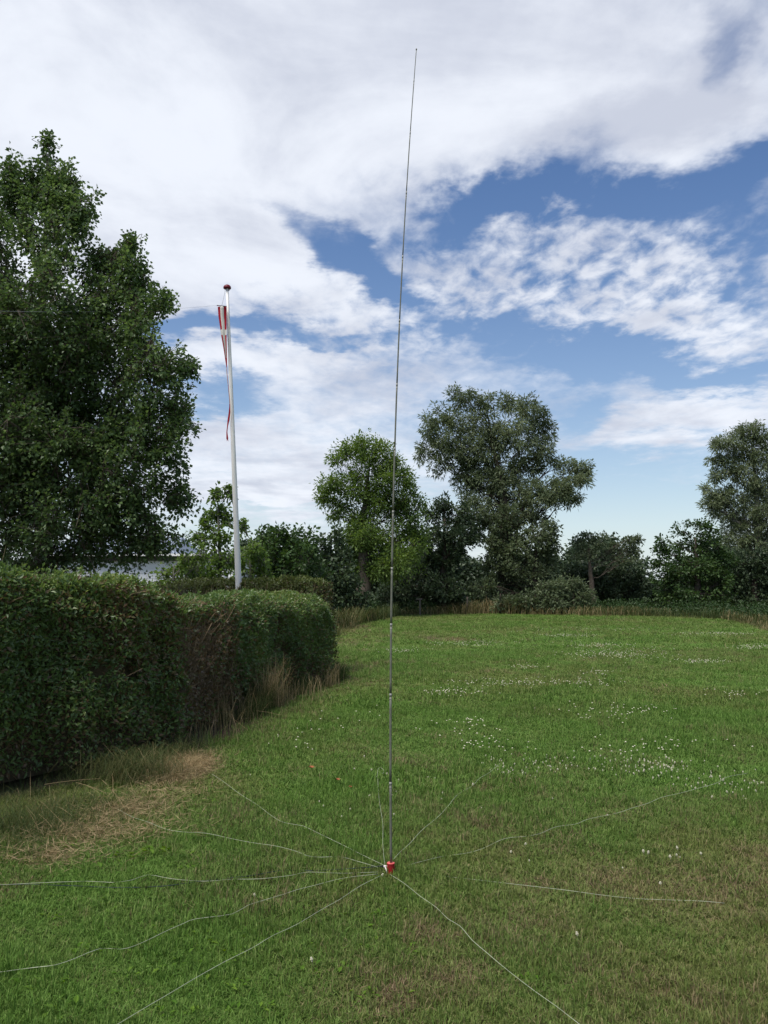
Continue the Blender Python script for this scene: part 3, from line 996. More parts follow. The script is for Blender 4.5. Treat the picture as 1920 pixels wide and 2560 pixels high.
    make_tree('willow_tree', 'grey green willow with fine feathery foliage behind the layered hawthorn', 'tree',
              stem([(1580, 1640), (1585, 1300), (1590, 950), (1560, 600), (1530, 330)], C4, dp, [.4, .32, .22, .11, .03]),
              lobes_px([(1510, 240, 110, 70), (1420, 270, 80, 56), (1620, 270, 100, 70), (1330, 330, 110, 60), (1270, 330, 50, 40), (1480, 400, 130, 100), (1260, 440, 76, 48), (1340, 520, 110, 80), (1640, 430, 130, 120), (1760, 400, 120, 130), (1260, 580, 66, 56),
                        (1500, 580, 140, 110), (1200, 700, 60, 44), (1270, 740, 120, 70), (1420, 740, 150, 100), (1640, 660, 150, 130), (1780, 650, 120, 150), (1200, 790, 70, 44), (1310, 860, 110, 66), (1480, 900, 170, 100), (1680, 880, 170, 120),
                        (1820, 880, 120, 150), (1420, 1050, 140, 90), (1600, 1080, 180, 110), (1780, 1100, 140, 120)],
                       dp, C4, .9, 19), M['willow'], M['bark_grey'], (.21, .060), 24, 8.0, 1.2, .5, .4, 44, hollow=.4, leaf_spread=.2, fork=.6, sub=9, tint_shift=.14, thick=3.2, shoots=.2, grow=1.22)
    make_tree('broadleaf_tree', 'dense black green tree below the feathery willow at the rough verge', 'tree',
              stem([(1560, 1640), (1560, 1500), (1560, 1300)], C4, dp - 3, [.25, .2, .06]),
              lobes_px([(1420, 1230, 110, 80), (1560, 1230, 130, 90), (1700, 1240, 130, 100), (1400, 1370, 120, 90), (1560, 1380, 160, 100), (1720, 1390, 140, 100), (1360, 1480, 130, 70), (1520, 1490, 170, 70), (1720, 1500, 150, 70), (1850, 1400, 120, 160), (1450, 1560, 130, 40), (1620, 1565, 140, 40)],
                       dp - 3, C4, .9, 22), M['dark'], M['bark_dark'], (.17, .10), 18, 8, .9, .4, .2, 45, hollow=.4, leaf_spread=.2)


build_trees()


# ------------------------------------------------------------------ hedges
def resample(pts, step):
    pts = np.array(pts, dtype=float)
    d = np.concatenate([[0], np.cumsum(np.linalg.norm(np.diff(pts, axis=0), axis=1))])
    n = max(2, int(d[-1] / step) + 1)
    s = np.linspace(0, d[-1], n)
    return np.stack([np.interp(s, d, pts[:, k]) for k in range(pts.shape[1])], 1), s


def make_hedge(name, label, front, width, height, mat, leaf, dens, seed, bare=None, group=None, end_caps=(True, True), bulge=.03, top_shift=.1, twig_dens=60, sprig=.0):
    """Clipped hedge: front foot polyline (foliage to its left), solid light-blocking core, leaves in a ragged shell."""
    r = np.random.default_rng(seed)
    P, s = resample(front, .1)
    T = unit(np.gradient(P, axis=0))
    Nn = np.stack([T[:, 1], -T[:, 0]], 1)        # towards the lawn
    Ltot = s[-1]
    H = np.interp(s, np.linspace(0, Ltot, len(height)), height)
    o = root(name, (*P[len(P) // 2], 0), label, 'hedge', group)

    def surf(ss, v, u):
        """v: 0..1 up; u: 0 front .. 1 back."""
        k = np.stack([np.interp(ss, s, P[:, 0]), np.interp(ss, s, P[:, 1])], 1)
        nn = unit(np.stack([np.interp(ss, s, Nn[:, 0]), np.interp(ss, s, Nn[:, 1])], 1))
        h = np.interp(ss, s, H)
        return np.column_stack([k - nn * (u * width)[:, None], v * h]), nn, h
    # solid brown core standing in for inner twigs, added to block light
    g = Geo()
    step = max(1, len(P) // 30)
    idx = np.r_[np.arange(0, len(P), step), len(P) - 1]
    idx = np.unique(idx)
    ins = .20
    prof = [(ins, 0.0), (ins * .8, .3), (ins, .8), (ins + .10, .90), (1 - .0, .90)]
    V, F4 = [], []
    for i in idx:
        k, nn, h = P[i], Nn[i], H[i]
        ee = .16 if i == idx[-1] and end_caps[1] else (-.16 if i == idx[0] and end_caps[0] else 0)
        for a, b in ((ins, 0), (ins * .9, .5), (ins + .03, .86), (ins + .12, .92), (width - ins - .12, .92), (width - ins, .86), (width - ins, 0)):
            V.append((*(k - nn * a - T[i] * ee), b * h))
    m = 7
    for a in range(len(idx) - 1):
        for b in range(m - 1):
            F4.append((a * m + b, a * m + b + 1, (a + 1) * m + b + 1, (a + 1) * m + b))
    F4.append((0, 1, 5, 6)); F4.append((1, 2, 4, 5)); F4.append(tuple((len(idx) - 1) * m + q for q in (6, 5, 1, 0))); F4.append(tuple((len(idx) - 1) * m + q for q in (5, 4, 2, 1)))
    g.add(V, F4, 4)
    g.build('core', M['twig'], o)
    # leaves
    area_f = Ltot * H.mean()
    spec = [('front', int(dens * area_f)), ('top', int(dens * 1.1 * Ltot * width)), ('back', int(dens * .25 * area_f))]
    for e in (0, 1):
        if end_caps[e]:
            spec.append(('end%d' % e, int(dens * width * H[0 if e == 0 else -1])))
    lv, tw = Geo(), Geo()
    for kind, n in spec:
        ss = r.uniform(0, Ltot, n)
        v = r.uniform(0.03, 1, n) ** .9
        dep = np.abs(r.normal(0, .075, n)) - .05       # depth below the clipped face
        if kind == 'front':
            u = dep / width
        elif kind == 'back':
            u = 1 - dep / width
        elif kind == 'top':
            u = r.uniform(0, 1, n)
        else:
            u = r.uniform(0, 1, n)
            ss = (0 if kind == 'end0' else Ltot) + (dep if kind == 'end0' else -dep)
        if kind == 'top':
            v = np.ones(n)
        Q, nn, h = surf(np.clip(ss, 0, Ltot), v, u)
        tt = np.stack([nn[:, 1] * -1, nn[:, 0]], 1)
        out = np.column_stack([nn, np.zeros(n)])
        if kind == 'top':
            rim = np.minimum(u, 1 - u) * width
            Q[:, 2] -= dep + .05 * sstep(.14, 0, rim)
            out = np.column_stack([nn * 0, np.ones(n)])
        elif kind == 'back':
            out = -out
        elif kind != 'front':
            sg = 1 if kind == 'end1' else -1
            e = np.column_stack([np.where(True, T[-1 if sg > 0 else 0][0], 0) * np.ones(n), T[-1 if sg > 0 else 0][1] * np.ones(n)])
            Q[:, :2] += e * (ss - np.clip(ss, 0, Ltot))[:, None]
            out = np.column_stack([e * sg, np.zeros(n)])
        # lumps and hollows of the clipped face, a belly, rounded shoulder
        lump = .065 * wob(Q, 2.2, 0) + .05 * wob(Q, 5.5, 1) + .03 * wob(Q, 13, 2)
        belly = bulge * np.sin(np.clip(v, 0, 1) * 3.0) if kind != 'top' else 0
        shoulder = -.05 * sstep(.9, 1.0, v) if kind != 'top' else 0
        Q += out * (lump + belly + shoulder)[:, None]
        dead = np.zeros(n)
        if bare is not None:
            for b0, b1, vb0, vb1, st in bare:
                dead = np.maximum(dead, st * sstep(b0 - .18, b0 + .12, ss) * sstep(b1 + .18, b1 - .12, ss) * sstep(vb0 - .12, vb0 + .1, v) * sstep(vb1 + .08, vb1 - .04, v))
        hol = wob(Q, 3.4, 2) + .5 * wob(Q, 8, 3)
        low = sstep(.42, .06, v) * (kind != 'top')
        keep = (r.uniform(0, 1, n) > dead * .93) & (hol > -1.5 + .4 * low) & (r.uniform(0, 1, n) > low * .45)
        Q, out, v, ss, dead, nn, hol = Q[keep], out[keep], v[keep], ss[keep], dead[keep], nn[keep], hol[keep]
        n = len(Q)
        D = unit(out * .5 + r.normal(0, .75, (n, 3)) + np.array([0, 0, .35]))
        N = unit(out * .8 + r.normal(0, .5, (n, 3)) + np.array([0, 0, .8]))
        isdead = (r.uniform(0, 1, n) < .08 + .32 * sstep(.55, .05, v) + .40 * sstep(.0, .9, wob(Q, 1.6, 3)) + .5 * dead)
        tint = np.where(isdead & (kind != 'top'), r.uniform(0, .13, n), np.clip(.48 + .15 * wob(Q, 1.4, 1) + .12 * hol + r.normal(0, .17, n) + (.18 if kind == 'top' else .10 * sstep(.8, 1, v)), .17, 1))  # top and upper-edge leaves tinted paler to imitate sky light
        sc = r.uniform(.65, 1.25, n)
        lv.leaves(Q, D, N, leaf[0] * sc, leaf[1] * sc, tint, .1)
        # twigs poking through
        k = int(twig_dens * area_f * (1 if kind == 'front' else .25))
        if k and n:
            j = r.integers(0, n, k)
            A = Q[j] - out[j] * .12
            Cc = Q[j] + out[j] * r.uniform(-.02, .05, (k, 1)) + r.normal(0, .07, (k, 3)) + np.array([0, 0, .08])
            tw.twigs(A, A * .5 + Cc * .5 + r.normal(0, .015, (k, 3)), Cc, .003, .0015)
    # bare stretches: thickets of pale dead twigs
    if bare is not None:
        for b0, b1, vb0, vb1, st in bare:
            k = int(520 * (b1 - b0) * (vb1 - vb0) * H.mean() * st)
            ss, v = r.uniform(b0 - .1, b1 + .1, k), r.uniform(vb0, vb1, k) * .85
            Q, nn, h = surf(np.clip(ss, 0, Ltot), v, r.uniform(.0, .3, k))
            Cc = Q + np.column_stack([nn * r.uniform(-.02, .14, k)[:, None], r.uniform(.15, .42, k)]) + r.normal(0, .07, (k, 3))
            Cc[:, 2] = np.minimum(Cc[:, 2], h * 1.0)
            tw.twigs(Q, Q * .5 + Cc * .5 + r.normal(0, .03, (k, 3)), Cc, .0045, .0018)
    # fresh shoots standing above the clipped top
    if sprig:
        k = int(sprig * Ltot)
        ss, u = r.uniform(0, Ltot, k), r.uniform(0.02, .8, k)
        Q, nn, h = surf(ss, np.ones(k), u)
        Cc = Q + r.normal(0, .03, (k, 3)) + np.column_stack([nn * .02, r.uniform(.03, .10, k)])
        tw.twigs(Q - [0, 0, .05], Q, Cc, .002, .001)
        for q in range(7):
            t = r.uniform(.1, 1.1, k)[:, None]
            D = unit(r.normal(0, .8, (k, 3)) + np.array([0, 0, .7]))
            lv.leaves(Q + (Cc - Q) * t, D, unit(r.normal(0, .6, (k, 3)) + [0, 0, 1]), leaf[0] * r.uniform(.7, 1.1, k), leaf[1] * r.uniform(.7, 1.1, k), np.clip(r.normal(.72, .15, k), .3, 1), .1)
    tw.build('twigs', M['twig_pale'] if bare is not None else M['twig'], o)['kind'] = 'stuff'
    lv.build('foliage', mat, o)['kind'] = 'stuff'
    return o


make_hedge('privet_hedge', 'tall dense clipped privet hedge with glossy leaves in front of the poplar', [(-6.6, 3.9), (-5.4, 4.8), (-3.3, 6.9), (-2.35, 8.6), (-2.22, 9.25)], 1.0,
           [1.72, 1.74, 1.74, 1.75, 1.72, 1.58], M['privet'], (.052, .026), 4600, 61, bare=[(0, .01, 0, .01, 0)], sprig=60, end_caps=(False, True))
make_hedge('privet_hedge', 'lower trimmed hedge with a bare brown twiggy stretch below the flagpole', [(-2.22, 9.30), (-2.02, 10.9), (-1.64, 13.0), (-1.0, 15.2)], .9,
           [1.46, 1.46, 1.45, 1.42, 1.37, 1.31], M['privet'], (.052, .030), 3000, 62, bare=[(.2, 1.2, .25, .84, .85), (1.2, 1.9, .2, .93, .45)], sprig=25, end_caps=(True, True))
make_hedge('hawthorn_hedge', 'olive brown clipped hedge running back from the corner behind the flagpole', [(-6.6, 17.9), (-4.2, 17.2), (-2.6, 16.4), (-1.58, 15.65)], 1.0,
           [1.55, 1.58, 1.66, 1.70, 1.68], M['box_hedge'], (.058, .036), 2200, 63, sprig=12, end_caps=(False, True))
make_hedge('thorn_hedge', 'dark leafless looking twiggy hedge before the white building', [(-6.6, 15.0), (-5.0, 15.1), (-3.6, 15.3), (-2.7, 15.6)], .7,
           [1.50, 1.56, 1.62, 1.56, 1.48], M['box_hedge'], (.045, .03), 420, 64, bare=[(.2, 3.9, .3, 1.0, .8)], end_caps=(False, True), twig_dens=120)


# ------------------------------------------------------------------ rough grass and weeds
def grass_stalks(g, P, h, lean, w, tint, r, bend=.5):
    n = len(P)
    b = r.uniform(0, 6.283, n)
    dv = np.stack([np.cos(b), np.sin(b), np.zeros(n)], 1)
    sv = np.stack([-np.sin(b), np.cos(b), np.zeros(n)], 1) * np.broadcast_to(w, n)[:, None] * .5
    up = np.array([0, 0, 1.])
    lean = np.broadcast_to(lean, n)
    p1 = P + dv * (h * lean * .25)[:, None] + up * (h * .5)[:, None]
    p2 = P + dv * (h * lean * .65)[:, None] + up * (h * (.86 - .15 * lean))[:, None]
    p3 = P + dv * (h * lean * 1.15)[:, None] + up * (h * (1.02 - .45 * lean * bend * 2))[:, None]
    p3[:, 2] = np.maximum(p3[:, 2], .015)
    V = np.stack([P - sv, P + sv, p1 + sv * .85, p1 - sv * .85, p2 + sv * .6, p2 - sv * .6, p3], 1).reshape(-1, 3)
    k = np.arange(n)[:, None] * 7
    I = (k + [0, 1, 2, 0, 2, 3, 3, 2, 4, 3, 4, 5, 5, 4, 6]).reshape(-1, 3)
    g.add(V, I, 3, np.repeat(tint, 7))


def along(front, n, r, off0, off1, s0=0, s1=1):
    P, s = resample(front, .1)
    T = unit(np.gradient(P, axis=0))
    ss = r.uniform(s0, s1, n) * s[-1]
    q = np.stack([np.interp(ss, s, P[:, k]) for k in (0, 1)], 1)
    nn = unit(np.stack([np.interp(ss, s, T[:, 1]), np.interp(ss, s, -T[:, 0])], 1))
    return q + nn * r.uniform(off0, off1, n)[:, None], ss / s[-1]


def build_rough():
    r = np.random.default_rng(77)
    # uncut grass at the foot of the hedge
    g = Geo()
    P, t = along(HEDGE_FOOT, 15000, r, -.14, .36)
    cl = wob(P, 2.4, 1) + .5 * wob(P, 6.5, 3)
    k = cl > -.15 + r.normal(0, .25, len(P))
    P, t, cl = P[k], t[k], cl[k]
    h = np.clip(.06 + .20 * np.clip(cl, 0, 2) + r.uniform(0, .20, len(P)), .05, .75) * np.where(t < .45, .6, 1)
    tint = np.clip(.24 + .12 * wob(P, 1.6, 3) + r.normal(0, .18, len(P)), 0, 1)
    grass_stalks(g, np.column_stack([P, hgt(P) - .01]), h, r.uniform(.2, 1.0, len(P)), .0036, tint, r)
    # straw coloured stands against the bare stretch
    for px, py, sx, n, hh in ((525, 1790, .12, 170, .60), (660, 1765, .09, 300, .70), (635, 1772, .07, 120, .58), (565, 1800, .22, 90, .45), (740, 1740, .2, 90, .40), (805, 1712, .10, 110, .46), (690, 1752, .15, 80, .45), (470, 1840, .3, 120, .40)):
        c = gp(px, py)
        Q = c + np.array([.14, -.02]) + r.normal(0, sx, (n, 2)) * [.8, 1.0]
        grass_stalks(g, np.column_stack([Q, hgt(Q) - .01]), hh * r.uniform(.3, 1.2, n), r.uniform(.05, .75, n), .004, np.clip(r.normal(.80, .2, n), 0, 1), r, .4)
    # rank grass tussock in front of the near hedge
    for px, py, sx, n, hh, tm in ((330, 1945, .22, 1100, .34, .42), (50, 2070, .30, 800, .26, .34), (190, 2020, .26, 420, .22, .42), (430, 1895, .2, 300, .26, .4), (20, 2120, .25, 300, .18, .4)):
        c = gp(px, py)
        Q = c + r.normal(0, sx, (n, 2)) * [.9, .6]
        grass_stalks(g, np.column_stack([Q, hgt(Q) - .01]), hh * r.uniform(.4, 1.2, n), r.uniform(.5, 1.7, n), .0032, np.clip(r.normal(tm, .17, n), 0, 1), r, .75)
    tag(g.build('tall_grass', M['tall'], origin=(*gp(330, 1950), 0)), 'uncut rank grass and straw stalks along the foot of the hedge', 'grass', kind='stuff')
    # straw lying beside the hedge
    g = Geo()
    for px, py, sx, sy, n in ((465, 1912, .13, .26, 4200), (420, 1940, .16, .2, 1600), (310, 2030, .20, .16, 1100), (210, 2080, .24, .14, 1100), (110, 2140, .22, .12, 700), (390, 1990, .25, .25, 900), (350, 2080, .2, .15, 500)):
        c = gp(px, py)
        Q = c + r.normal(0, 1, (n, 2)) * [sx, sy]
        b = r.uniform(0, 6.28, n)
        ln = r.uniform(.04, .13, n)
        z = hgt(Q) + r.uniform(.015, .07, n)
        D = np.column_stack([np.cos(b), np.sin(b), r.normal(0.1, .35, n)])
        g.leaves(np.column_stack([Q, z]), D, unit(r.normal(0, .5, (n, 3)) + [0, 0, 1]), ln, .004, np.clip(r.normal(.9, .12, n), 0, 1))
    tag(g.build('dry_straw', M['tall'], origin=(*gp(400, 1960), 0)), 'dry tan straw and clippings lying between hedge and lawn', 'straw', kind='stuff')
    # long pale stalks fallen over onto the lawn
    g = Geo()
    for (ax, ay, bx, by) in ((95, 2030, 160, 2085), (140, 2048, 180, 2062), (190, 1985, 265, 2003), (210, 1990, 250, 2005), (280, 1960, 283, 2010), (410, 1880, 462, 1914), (400, 1870, 470, 1925), (65, 2055, 90, 2085), (95, 2068, 130, 2092), (110, 1990, 250, 1965),
                             (75, 1955, 75, 2020), (280, 2005, 310, 2040), (345, 1960, 300, 1935), (560, 1800, 620, 1840), (640, 1795, 700, 1800)):
        a, b = gp(ax, ay), gp(bx, by)
        a, b = np.array([*a, .09]), np.array([*b, .06])
        g.tube(bez(a, (a + b) / 2 + [0, 0, .015], b, 7), .0014, 4, tint=.95)
    tag(g.build('fallen_stalks', M['tall'], origin=(*gp(200, 2020), 0)), 'long pale dead stalks fallen over at the hedge foot', 'stalks', kind='stuff')
    # rough verge at the end of the field
    g = Geo()
    P, t = along(VERGE, 17000, r, -2.0, .05, 0, 1)
    cl = wob(P, .9, 2)
    h = np.clip(.26 + .26 * cl + r.uniform(-.15, .40, len(P)) + .30 * sstep(.78, 1, t), .10, 1.2)
    tint = np.clip(.56 + .26 * wob(P, .55, 0) + r.normal(0, .17, len(P)) + .12 * sstep(.75, .95, t), 0, 1)
    grass_stalks(g, np.column_stack([P, hgt(P) - .02]), h, r.uniform(.2, .9, len(P)), .022, tint, r)
    tag(g.build('verge_grass', M['tall'], origin=(*VERGE[4], 0)), 'tall rough green and straw grass verge under the far trees', 'grass', kind='stuff')
    # nettles and brambles in the verge
    g = Geo()
    P, t = along(VERGE, 4200, r, -6.0, -1.0)
    k = (wob(P, .7, 3) > -.1) | (r.uniform(0, 1, len(P)) < .35)
    P = P[k]
    n = len(P)
    m = 22
    Q = np.repeat(np.column_stack([P, np.zeros(n)]), m, 0) + r.normal(0, .16, (n * m, 3)) * [1, 1, 0]
    Q[:, 2] = r.uniform(.03, .8, n * m) * np.repeat(r.uniform(.4, 1.1, n), m)
    g.leaves(Q, r.normal(0, 1, (n * m, 3)) + [0, 0, -.1], unit(r.normal(0, .5, (n * m, 3)) + [0, 0, 1]), .11, .065, np.clip(r.normal(.12, .16, n * m), 0, 1), .2)
    tag(g.build('verge_weeds', M['thorn'], origin=(*VERGE[5], 0)), 'leafy green nettles and brambles growing through the far verge', 'weeds', kind='stuff')
    # broad leaved weeds in the lawn
    g = Geo()
    spots = [(560, 2365, 3), (505, 2140, 3), (640, 2135, 3), (345, 2130, 5), (400, 2125, 5), (300, 2145, 5), (585, 2155, 3), (830, 2430, 3), (680, 2190, 3), (830, 2210, 3), (940, 2290, 3), (740, 2330, 2), (50, 2470, 4), (130, 2530, 3), (230, 2380, 2), (500, 2375, 2),
             (770, 2180, 2), (1300, 2450, 2), (460, 2000, 3), (260, 2030, 3), (190, 2110, 2), (410, 2420, 2)]
    spots += [(r.uniform(40, 1100), r.uniform(1980, 2540), 1) for _ in range(70)]
    for px, py, sz in spots:
        c = gp(px, py)
        n = 9
        b = r.uniform(0, 6.28, n)
        D = np.column_stack([np.cos(b), np.sin(b), r.uniform(.2, .9, n)])
        P = np.column_stack([np.repeat(c[None], n, 0) + r.normal(0, .015 + .012 * sz, (n, 2)), hgt(np.repeat(c[None], n, 0)) + r.uniform(.005, .03, n)])
        sc = (.022 + .007 * sz) * r.uniform(.7, 1.2, n)
        g.leaves(P, D, np.repeat([[0., 0, 1]], n, 0), sc, sc * .55, np.clip(r.normal(.62, .2, n), 0, 1), .15)
    tag(g.build('broadleaf_weeds', M['weed'], origin=(*gp(500, 2200), 0)), 'dandelion and plantain rosettes growing in the lawn', 'weeds', kind='stuff')
    # far thicket behind the tree row: one dark mass
    g = Geo()
    n = 90000
    x = r.uniform(-34, 34, n)
    y = 62 + r.normal(0, 1.6, n) + 2 * np.sin(x * .3)
    top = 3.6 + .7 * np.sin(x * .55) + .5 * np.sin(x * 1.3 + 1) + .4 * np.sin(x * 2.9)
    gapx = at(1640, 1460, 62)[0]
    top = np.where(np.abs(x - gapx) < 1.5, 1.5, top)
    z = r.uniform(0, 1, n) ** .8 * top + r.normal(0, .12, n)
    g.leaves(np.column_stack([x, y, np.maximum(z, .05)]), r.normal(0, 1, (n, 3)), unit(r.normal(0, .7, (n, 3)) + [0, -.3, 1]), .34, .24, np.clip(r.normal(.35, .2, n), 0, 1), .1)
    tag(g.build('background_thicket', M['dark'], origin=(0, 62, 0)), 'far dark thicket closing the view behind the row of trees', 'thicket', kind='stuff')


build_rough()

# ------------------------------------------------------------------ white clover
def build_clover():
    r = np.random.default_rng(91)
    M['clover'] = solid('clover_petal', (.56, .53, .40), .8, spec=.2, var=.3, scale=90)
    M['clover_base'] = solid('clover_calyx', (.34, .30, .20), .8, spec=.2, var=.3, scale=90)
    pats = [(1500, 1915, 170, 28, 75), (1290, 1925, 110, 24, 40), (1640, 1925, 130, 26, 55), (1830, 1960, 130, 34, 60), (1680, 1870, 200, 20, 34), (1220, 1880, 60, 28, 26), (1190, 1850, 90, 30, 22), (1300, 1940, 70, 14, 20),
            (1500, 1790, 160, 22, 40), (1120, 1735, 80, 9, 66), (1240, 1712, 110, 10, 90), (1430, 1712, 120, 8, 70), (1600, 1780, 90, 14, 24), (1180, 1810, 60, 10, 22), (1830, 1740, 70, 12, 30),
            (1540, 1640, 110, 12, 230), (1500, 1618, 70, 6, 110), (1760, 1660, 60, 6, 90), (1420, 1592, 60, 4, 90), (1170, 1612, 80, 6, 110), (1000, 1630, 60, 5, 60), (1790, 1588, 90, 5, 140), (1890, 1622, 50, 6, 110), (1320, 1672, 40, 5, 30), (1500, 1688, 40, 5, 30), (1450, 1575, 160, 6, 90),
            (760, 1850, 90, 40, 16), (880, 1960, 160, 80, 16), (860, 1790, 80, 40, 12), (1250, 2050, 250, 120, 8), (1650, 2150, 120, 12, 6), (600, 2250, 400, 200, 5), (1500, 2300, 400, 200, 4), (820, 1700, 60, 30, 10), (1050, 1990, 80, 60, 8)]
    Q = []
    for px, py, rx, ry, n in pats:
        for _ in range(n):
            q = (px + r.normal(0, rx * .6), py + r.normal(0, ry * .6))
            if q[1] > 1560 and q[0] > 500:
                Q.append(gp(*q))
    Q = np.array(Q)
    lu, dr, so, dh = sward(Q)
    Q = Q[dh > .8]
    Q = Q[np.argsort(Q[:, 1])]
    # one flower head: a small domed ball of florets on a stem
    g = Geo()
    for k, (rr, zz, cnt) in enumerate(((.0075, .000, 8), (.0105, .006, 9), (.0085, .012, 8), (.004, .0155, 5))):
        b = np.arange(cnt) * 6.283 / cnt + k * .5
        D = np.column_stack([np.cos(b), np.sin(b), np.full(cnt, -.5 + .5 * k)])
        P = np.column_stack([np.zeros((cnt, 2)), np.full(cnt, zz + .03)])
        g.leaves(P, D, np.repeat([[0, 0, 1.]], cnt, 0) + D * [-.5, -.5, 0], rr * 1.25, rr * .9, np.full(cnt, .5))
    g.lathe([(.001, .028), (.007, .032), (.0085, .040), (.006, .047), (.0008, .050)], 7)
    s0 = len(g.MI)
    g.tube([(0, 0, -.01), (.002, 0, .015), (0, 0, .03)], .0009, 4, mi=1)
    base = g.build('clover_flower', [M['clover'], M['clover_base']], tint=False)
    me = base.data
    SC.collection.objects.unlink(base)
    bpy.data.objects.remove(base)
    near, far = Q[:290], Q[290:]
    for q in near:
        o = bpy.data.objects.new('clover_flower', me)
        o.location = (q[0], q[1], float(hgt(q[None])[0]) + .022)
        s = r.uniform(.45, .78)
        o.scale = (s, s, s * r.uniform(.9, 1.3))
        o.rotation_euler = (r.normal(0, .2), r.normal(0, .2), r.uniform(0, 6.28))
        SC.collection.objects.link(o)
        tag(o, 'single white clover flower head standing in the mown lawn', 'flower', 'white clover flowers in the lawn')
    g = Geo()
    n = len(far)
    vs = np.array([(0, 0, .6), (1, 0, 0), (.31, .95, 0), (-.81, .59, 0), (-.81, -.59, 0), (.31, -.95, 0), (0, 0, -.6)])
    fs = [(0, 1, 2), (0, 2, 3), (0, 3, 4), (0, 4, 5), (0, 5, 1), (6, 2, 1), (6, 3, 2), (6, 4, 3), (6, 5, 4), (6, 1, 5)]
    sc = (r.uniform(.0075, .011, n) * (1 + far[:, 1] * .013))[:, None, None]
    C = np.column_stack([far, hgt(far) + .068])
    g.add((C[:, None] + vs[None] * sc).reshape(-1, 3), (np.arange(n)[:, None, None] * 7 + np.array(fs)[None]).reshape(-1, 3), 3)
    tag(g.build('distant_clover', M['clover'], origin=(3, 20, 0), tint=False), 'drifts of white clover flowers scattered over the far lawn', 'flowers', kind='stuff')


build_clover()

# ------------------------------------------------------------------ whip antenna with red base
M['steel'] = solid('dull_steel', (.15, .15, .12), .5, .2, var=.15, scale=40)
M['chrome'] = solid('bright_steel', (.24, .235, .215), .5, .2, var=.1, scale=40)
M['red'] = solid('red_plastic', (.27, .009, .011), .55, spec=.35, var=.15, scale=60)
M['red_top'] = solid('pale_red_rim', (.62, .11, .10), .5, var=.15, scale=60)  # paler red for the rim and top of the base
M['white_plastic'] = solid('white_plastic', (.70, .64, .60), .45, var=.08, scale=50)
M['black'] = solid('black_rubber', (.012, .013, .014), .5, var=.3, scale=50)
M['wire'] = solid('pale_wire', (.42, .45, .32), .6, spec=.2, var=.2, scale=6)
M['wire_green'] = solid('dark_green_cable', (.012, .026, .020), .55, var=.2, scale=6)
M['twine'] = solid('grey_line', (.30, .31, .33), .8, var=.1, scale=6)


def build_antenna():
    b2 = gp(977, 2189)
    Y = b2[1]
    base = np.array([b2[0], Y, float(hgt(b2[None])[0])])
    o = root('whip_antenna', base, 'tall telescopic steel whip antenna standing in a red base on the lawn', 'antenna')
    hb = at(977, 2157, Y)[2]
    Geo().lathe([(.0005, -.02), (.0215, -.02), (.0225, -.016), (.0225, hb - .010), (.0235, hb - .008), (.0235, hb - .001), (.0225, hb)], 28, base * [1, 1, 0]).build('base', M['red'], o, smooth=False, tint=False)
    Geo().lathe([(.0225, hb), (.0205, hb + .002), (.010, hb + .002), (.0005, hb + .002)], 28, base * [1, 1, 0]).build('base_rim', M['red_top'], o, tint=False)
    ctrl = [(977.5, 2160), (977, 1735), (977.5, 1580), (981, 1330), (988, 1100), (995, 902), (1004, 694), (1017, 463), (1028.5, 289), (1041, 124)]
    pts = np.array([at(x, y, Y) for x, y in ctrl])
    tt = pts[:, 2]
    joints = [2160, 1958, 1735, 1560, 1420, 1278, 1120, 960, 800, 640, 480, 330, 200, 124]
    rad = np.linspace(.0078, .0024, len(joints) - 1)
    zj = [np.interp(q, [c[1] for c in ctrl][::-1], [p[2] for p in pts][::-1]) for q in joints]

    def pt(z):
        z = np.atleast_1d(z)
        # smooth bend: quadratic fit through the traced points
        fx = np.polyfit(tt, pts[:, 0], 4)
        return np.column_stack([np.polyval(fx, z), np.full(len(z), Y), z])
    for k in range(len(joints) - 1):
        s = Geo().tube(pt(np.linspace(zj[k], zj[k + 1] + .004, 7)), rad[k], 10).build('section', M['steel'], o, smooth=True, tint=False)
        if k:
            Geo().tube(pt(np.linspace(zj[k] - .014, zj[k] + .002, 3)), rad[k - 1] * 1.14, 10).build('collar', M['chrome'], o, smooth=True, tint=False)
            Geo().tube(pt(np.linspace(zj[k] - .030, zj[k] - .026, 2)), rad[k - 1] * 1.12, 10).build('collar', M['chrome'], o, smooth=True, tint=False)
    Geo().lathe([(.0004, -.004), (.0042, -.003), (.0046, .003), (.003, .007), (.0004, .008)], 10, pt(zj[-1])[0]).build('tip', M['steel'], o, smooth=True, tint=False)
    # feed socket on the left of the base with its plug
    c0, c1, c2 = at(971, 2166, Y), at(959, 2166, Y), at(945, 2165.5, Y)
    sk = Geo().tube([c0, c0 * .5 + c1 * .5, c1], [.0062, .0066, .0066], 12).build('socket', M['white_plastic'], o, smooth=True, tint=False)
    p = c0 * .35 + c1 * .65
    q = np.array([at(969, 2186, Y)[0], Y - .012, .004])
    Geo().tube([p + [0, -.004, -.003], p * .5 + q * .5 + [.002, -.004, 0], q], [.004, .003, .002], 7).build('ground_lead', M['white_plastic'], o, smooth=True, tint=False)
    Geo().tube([c1 + [.002, 0, 0], c1 * .5 + c2 * .5, c2], [.0052, .0048, .0036], 10).build('plug', M['black'], o, smooth=True, tint=False)
    return base, c2


ANT, PLUG = build_antenna()


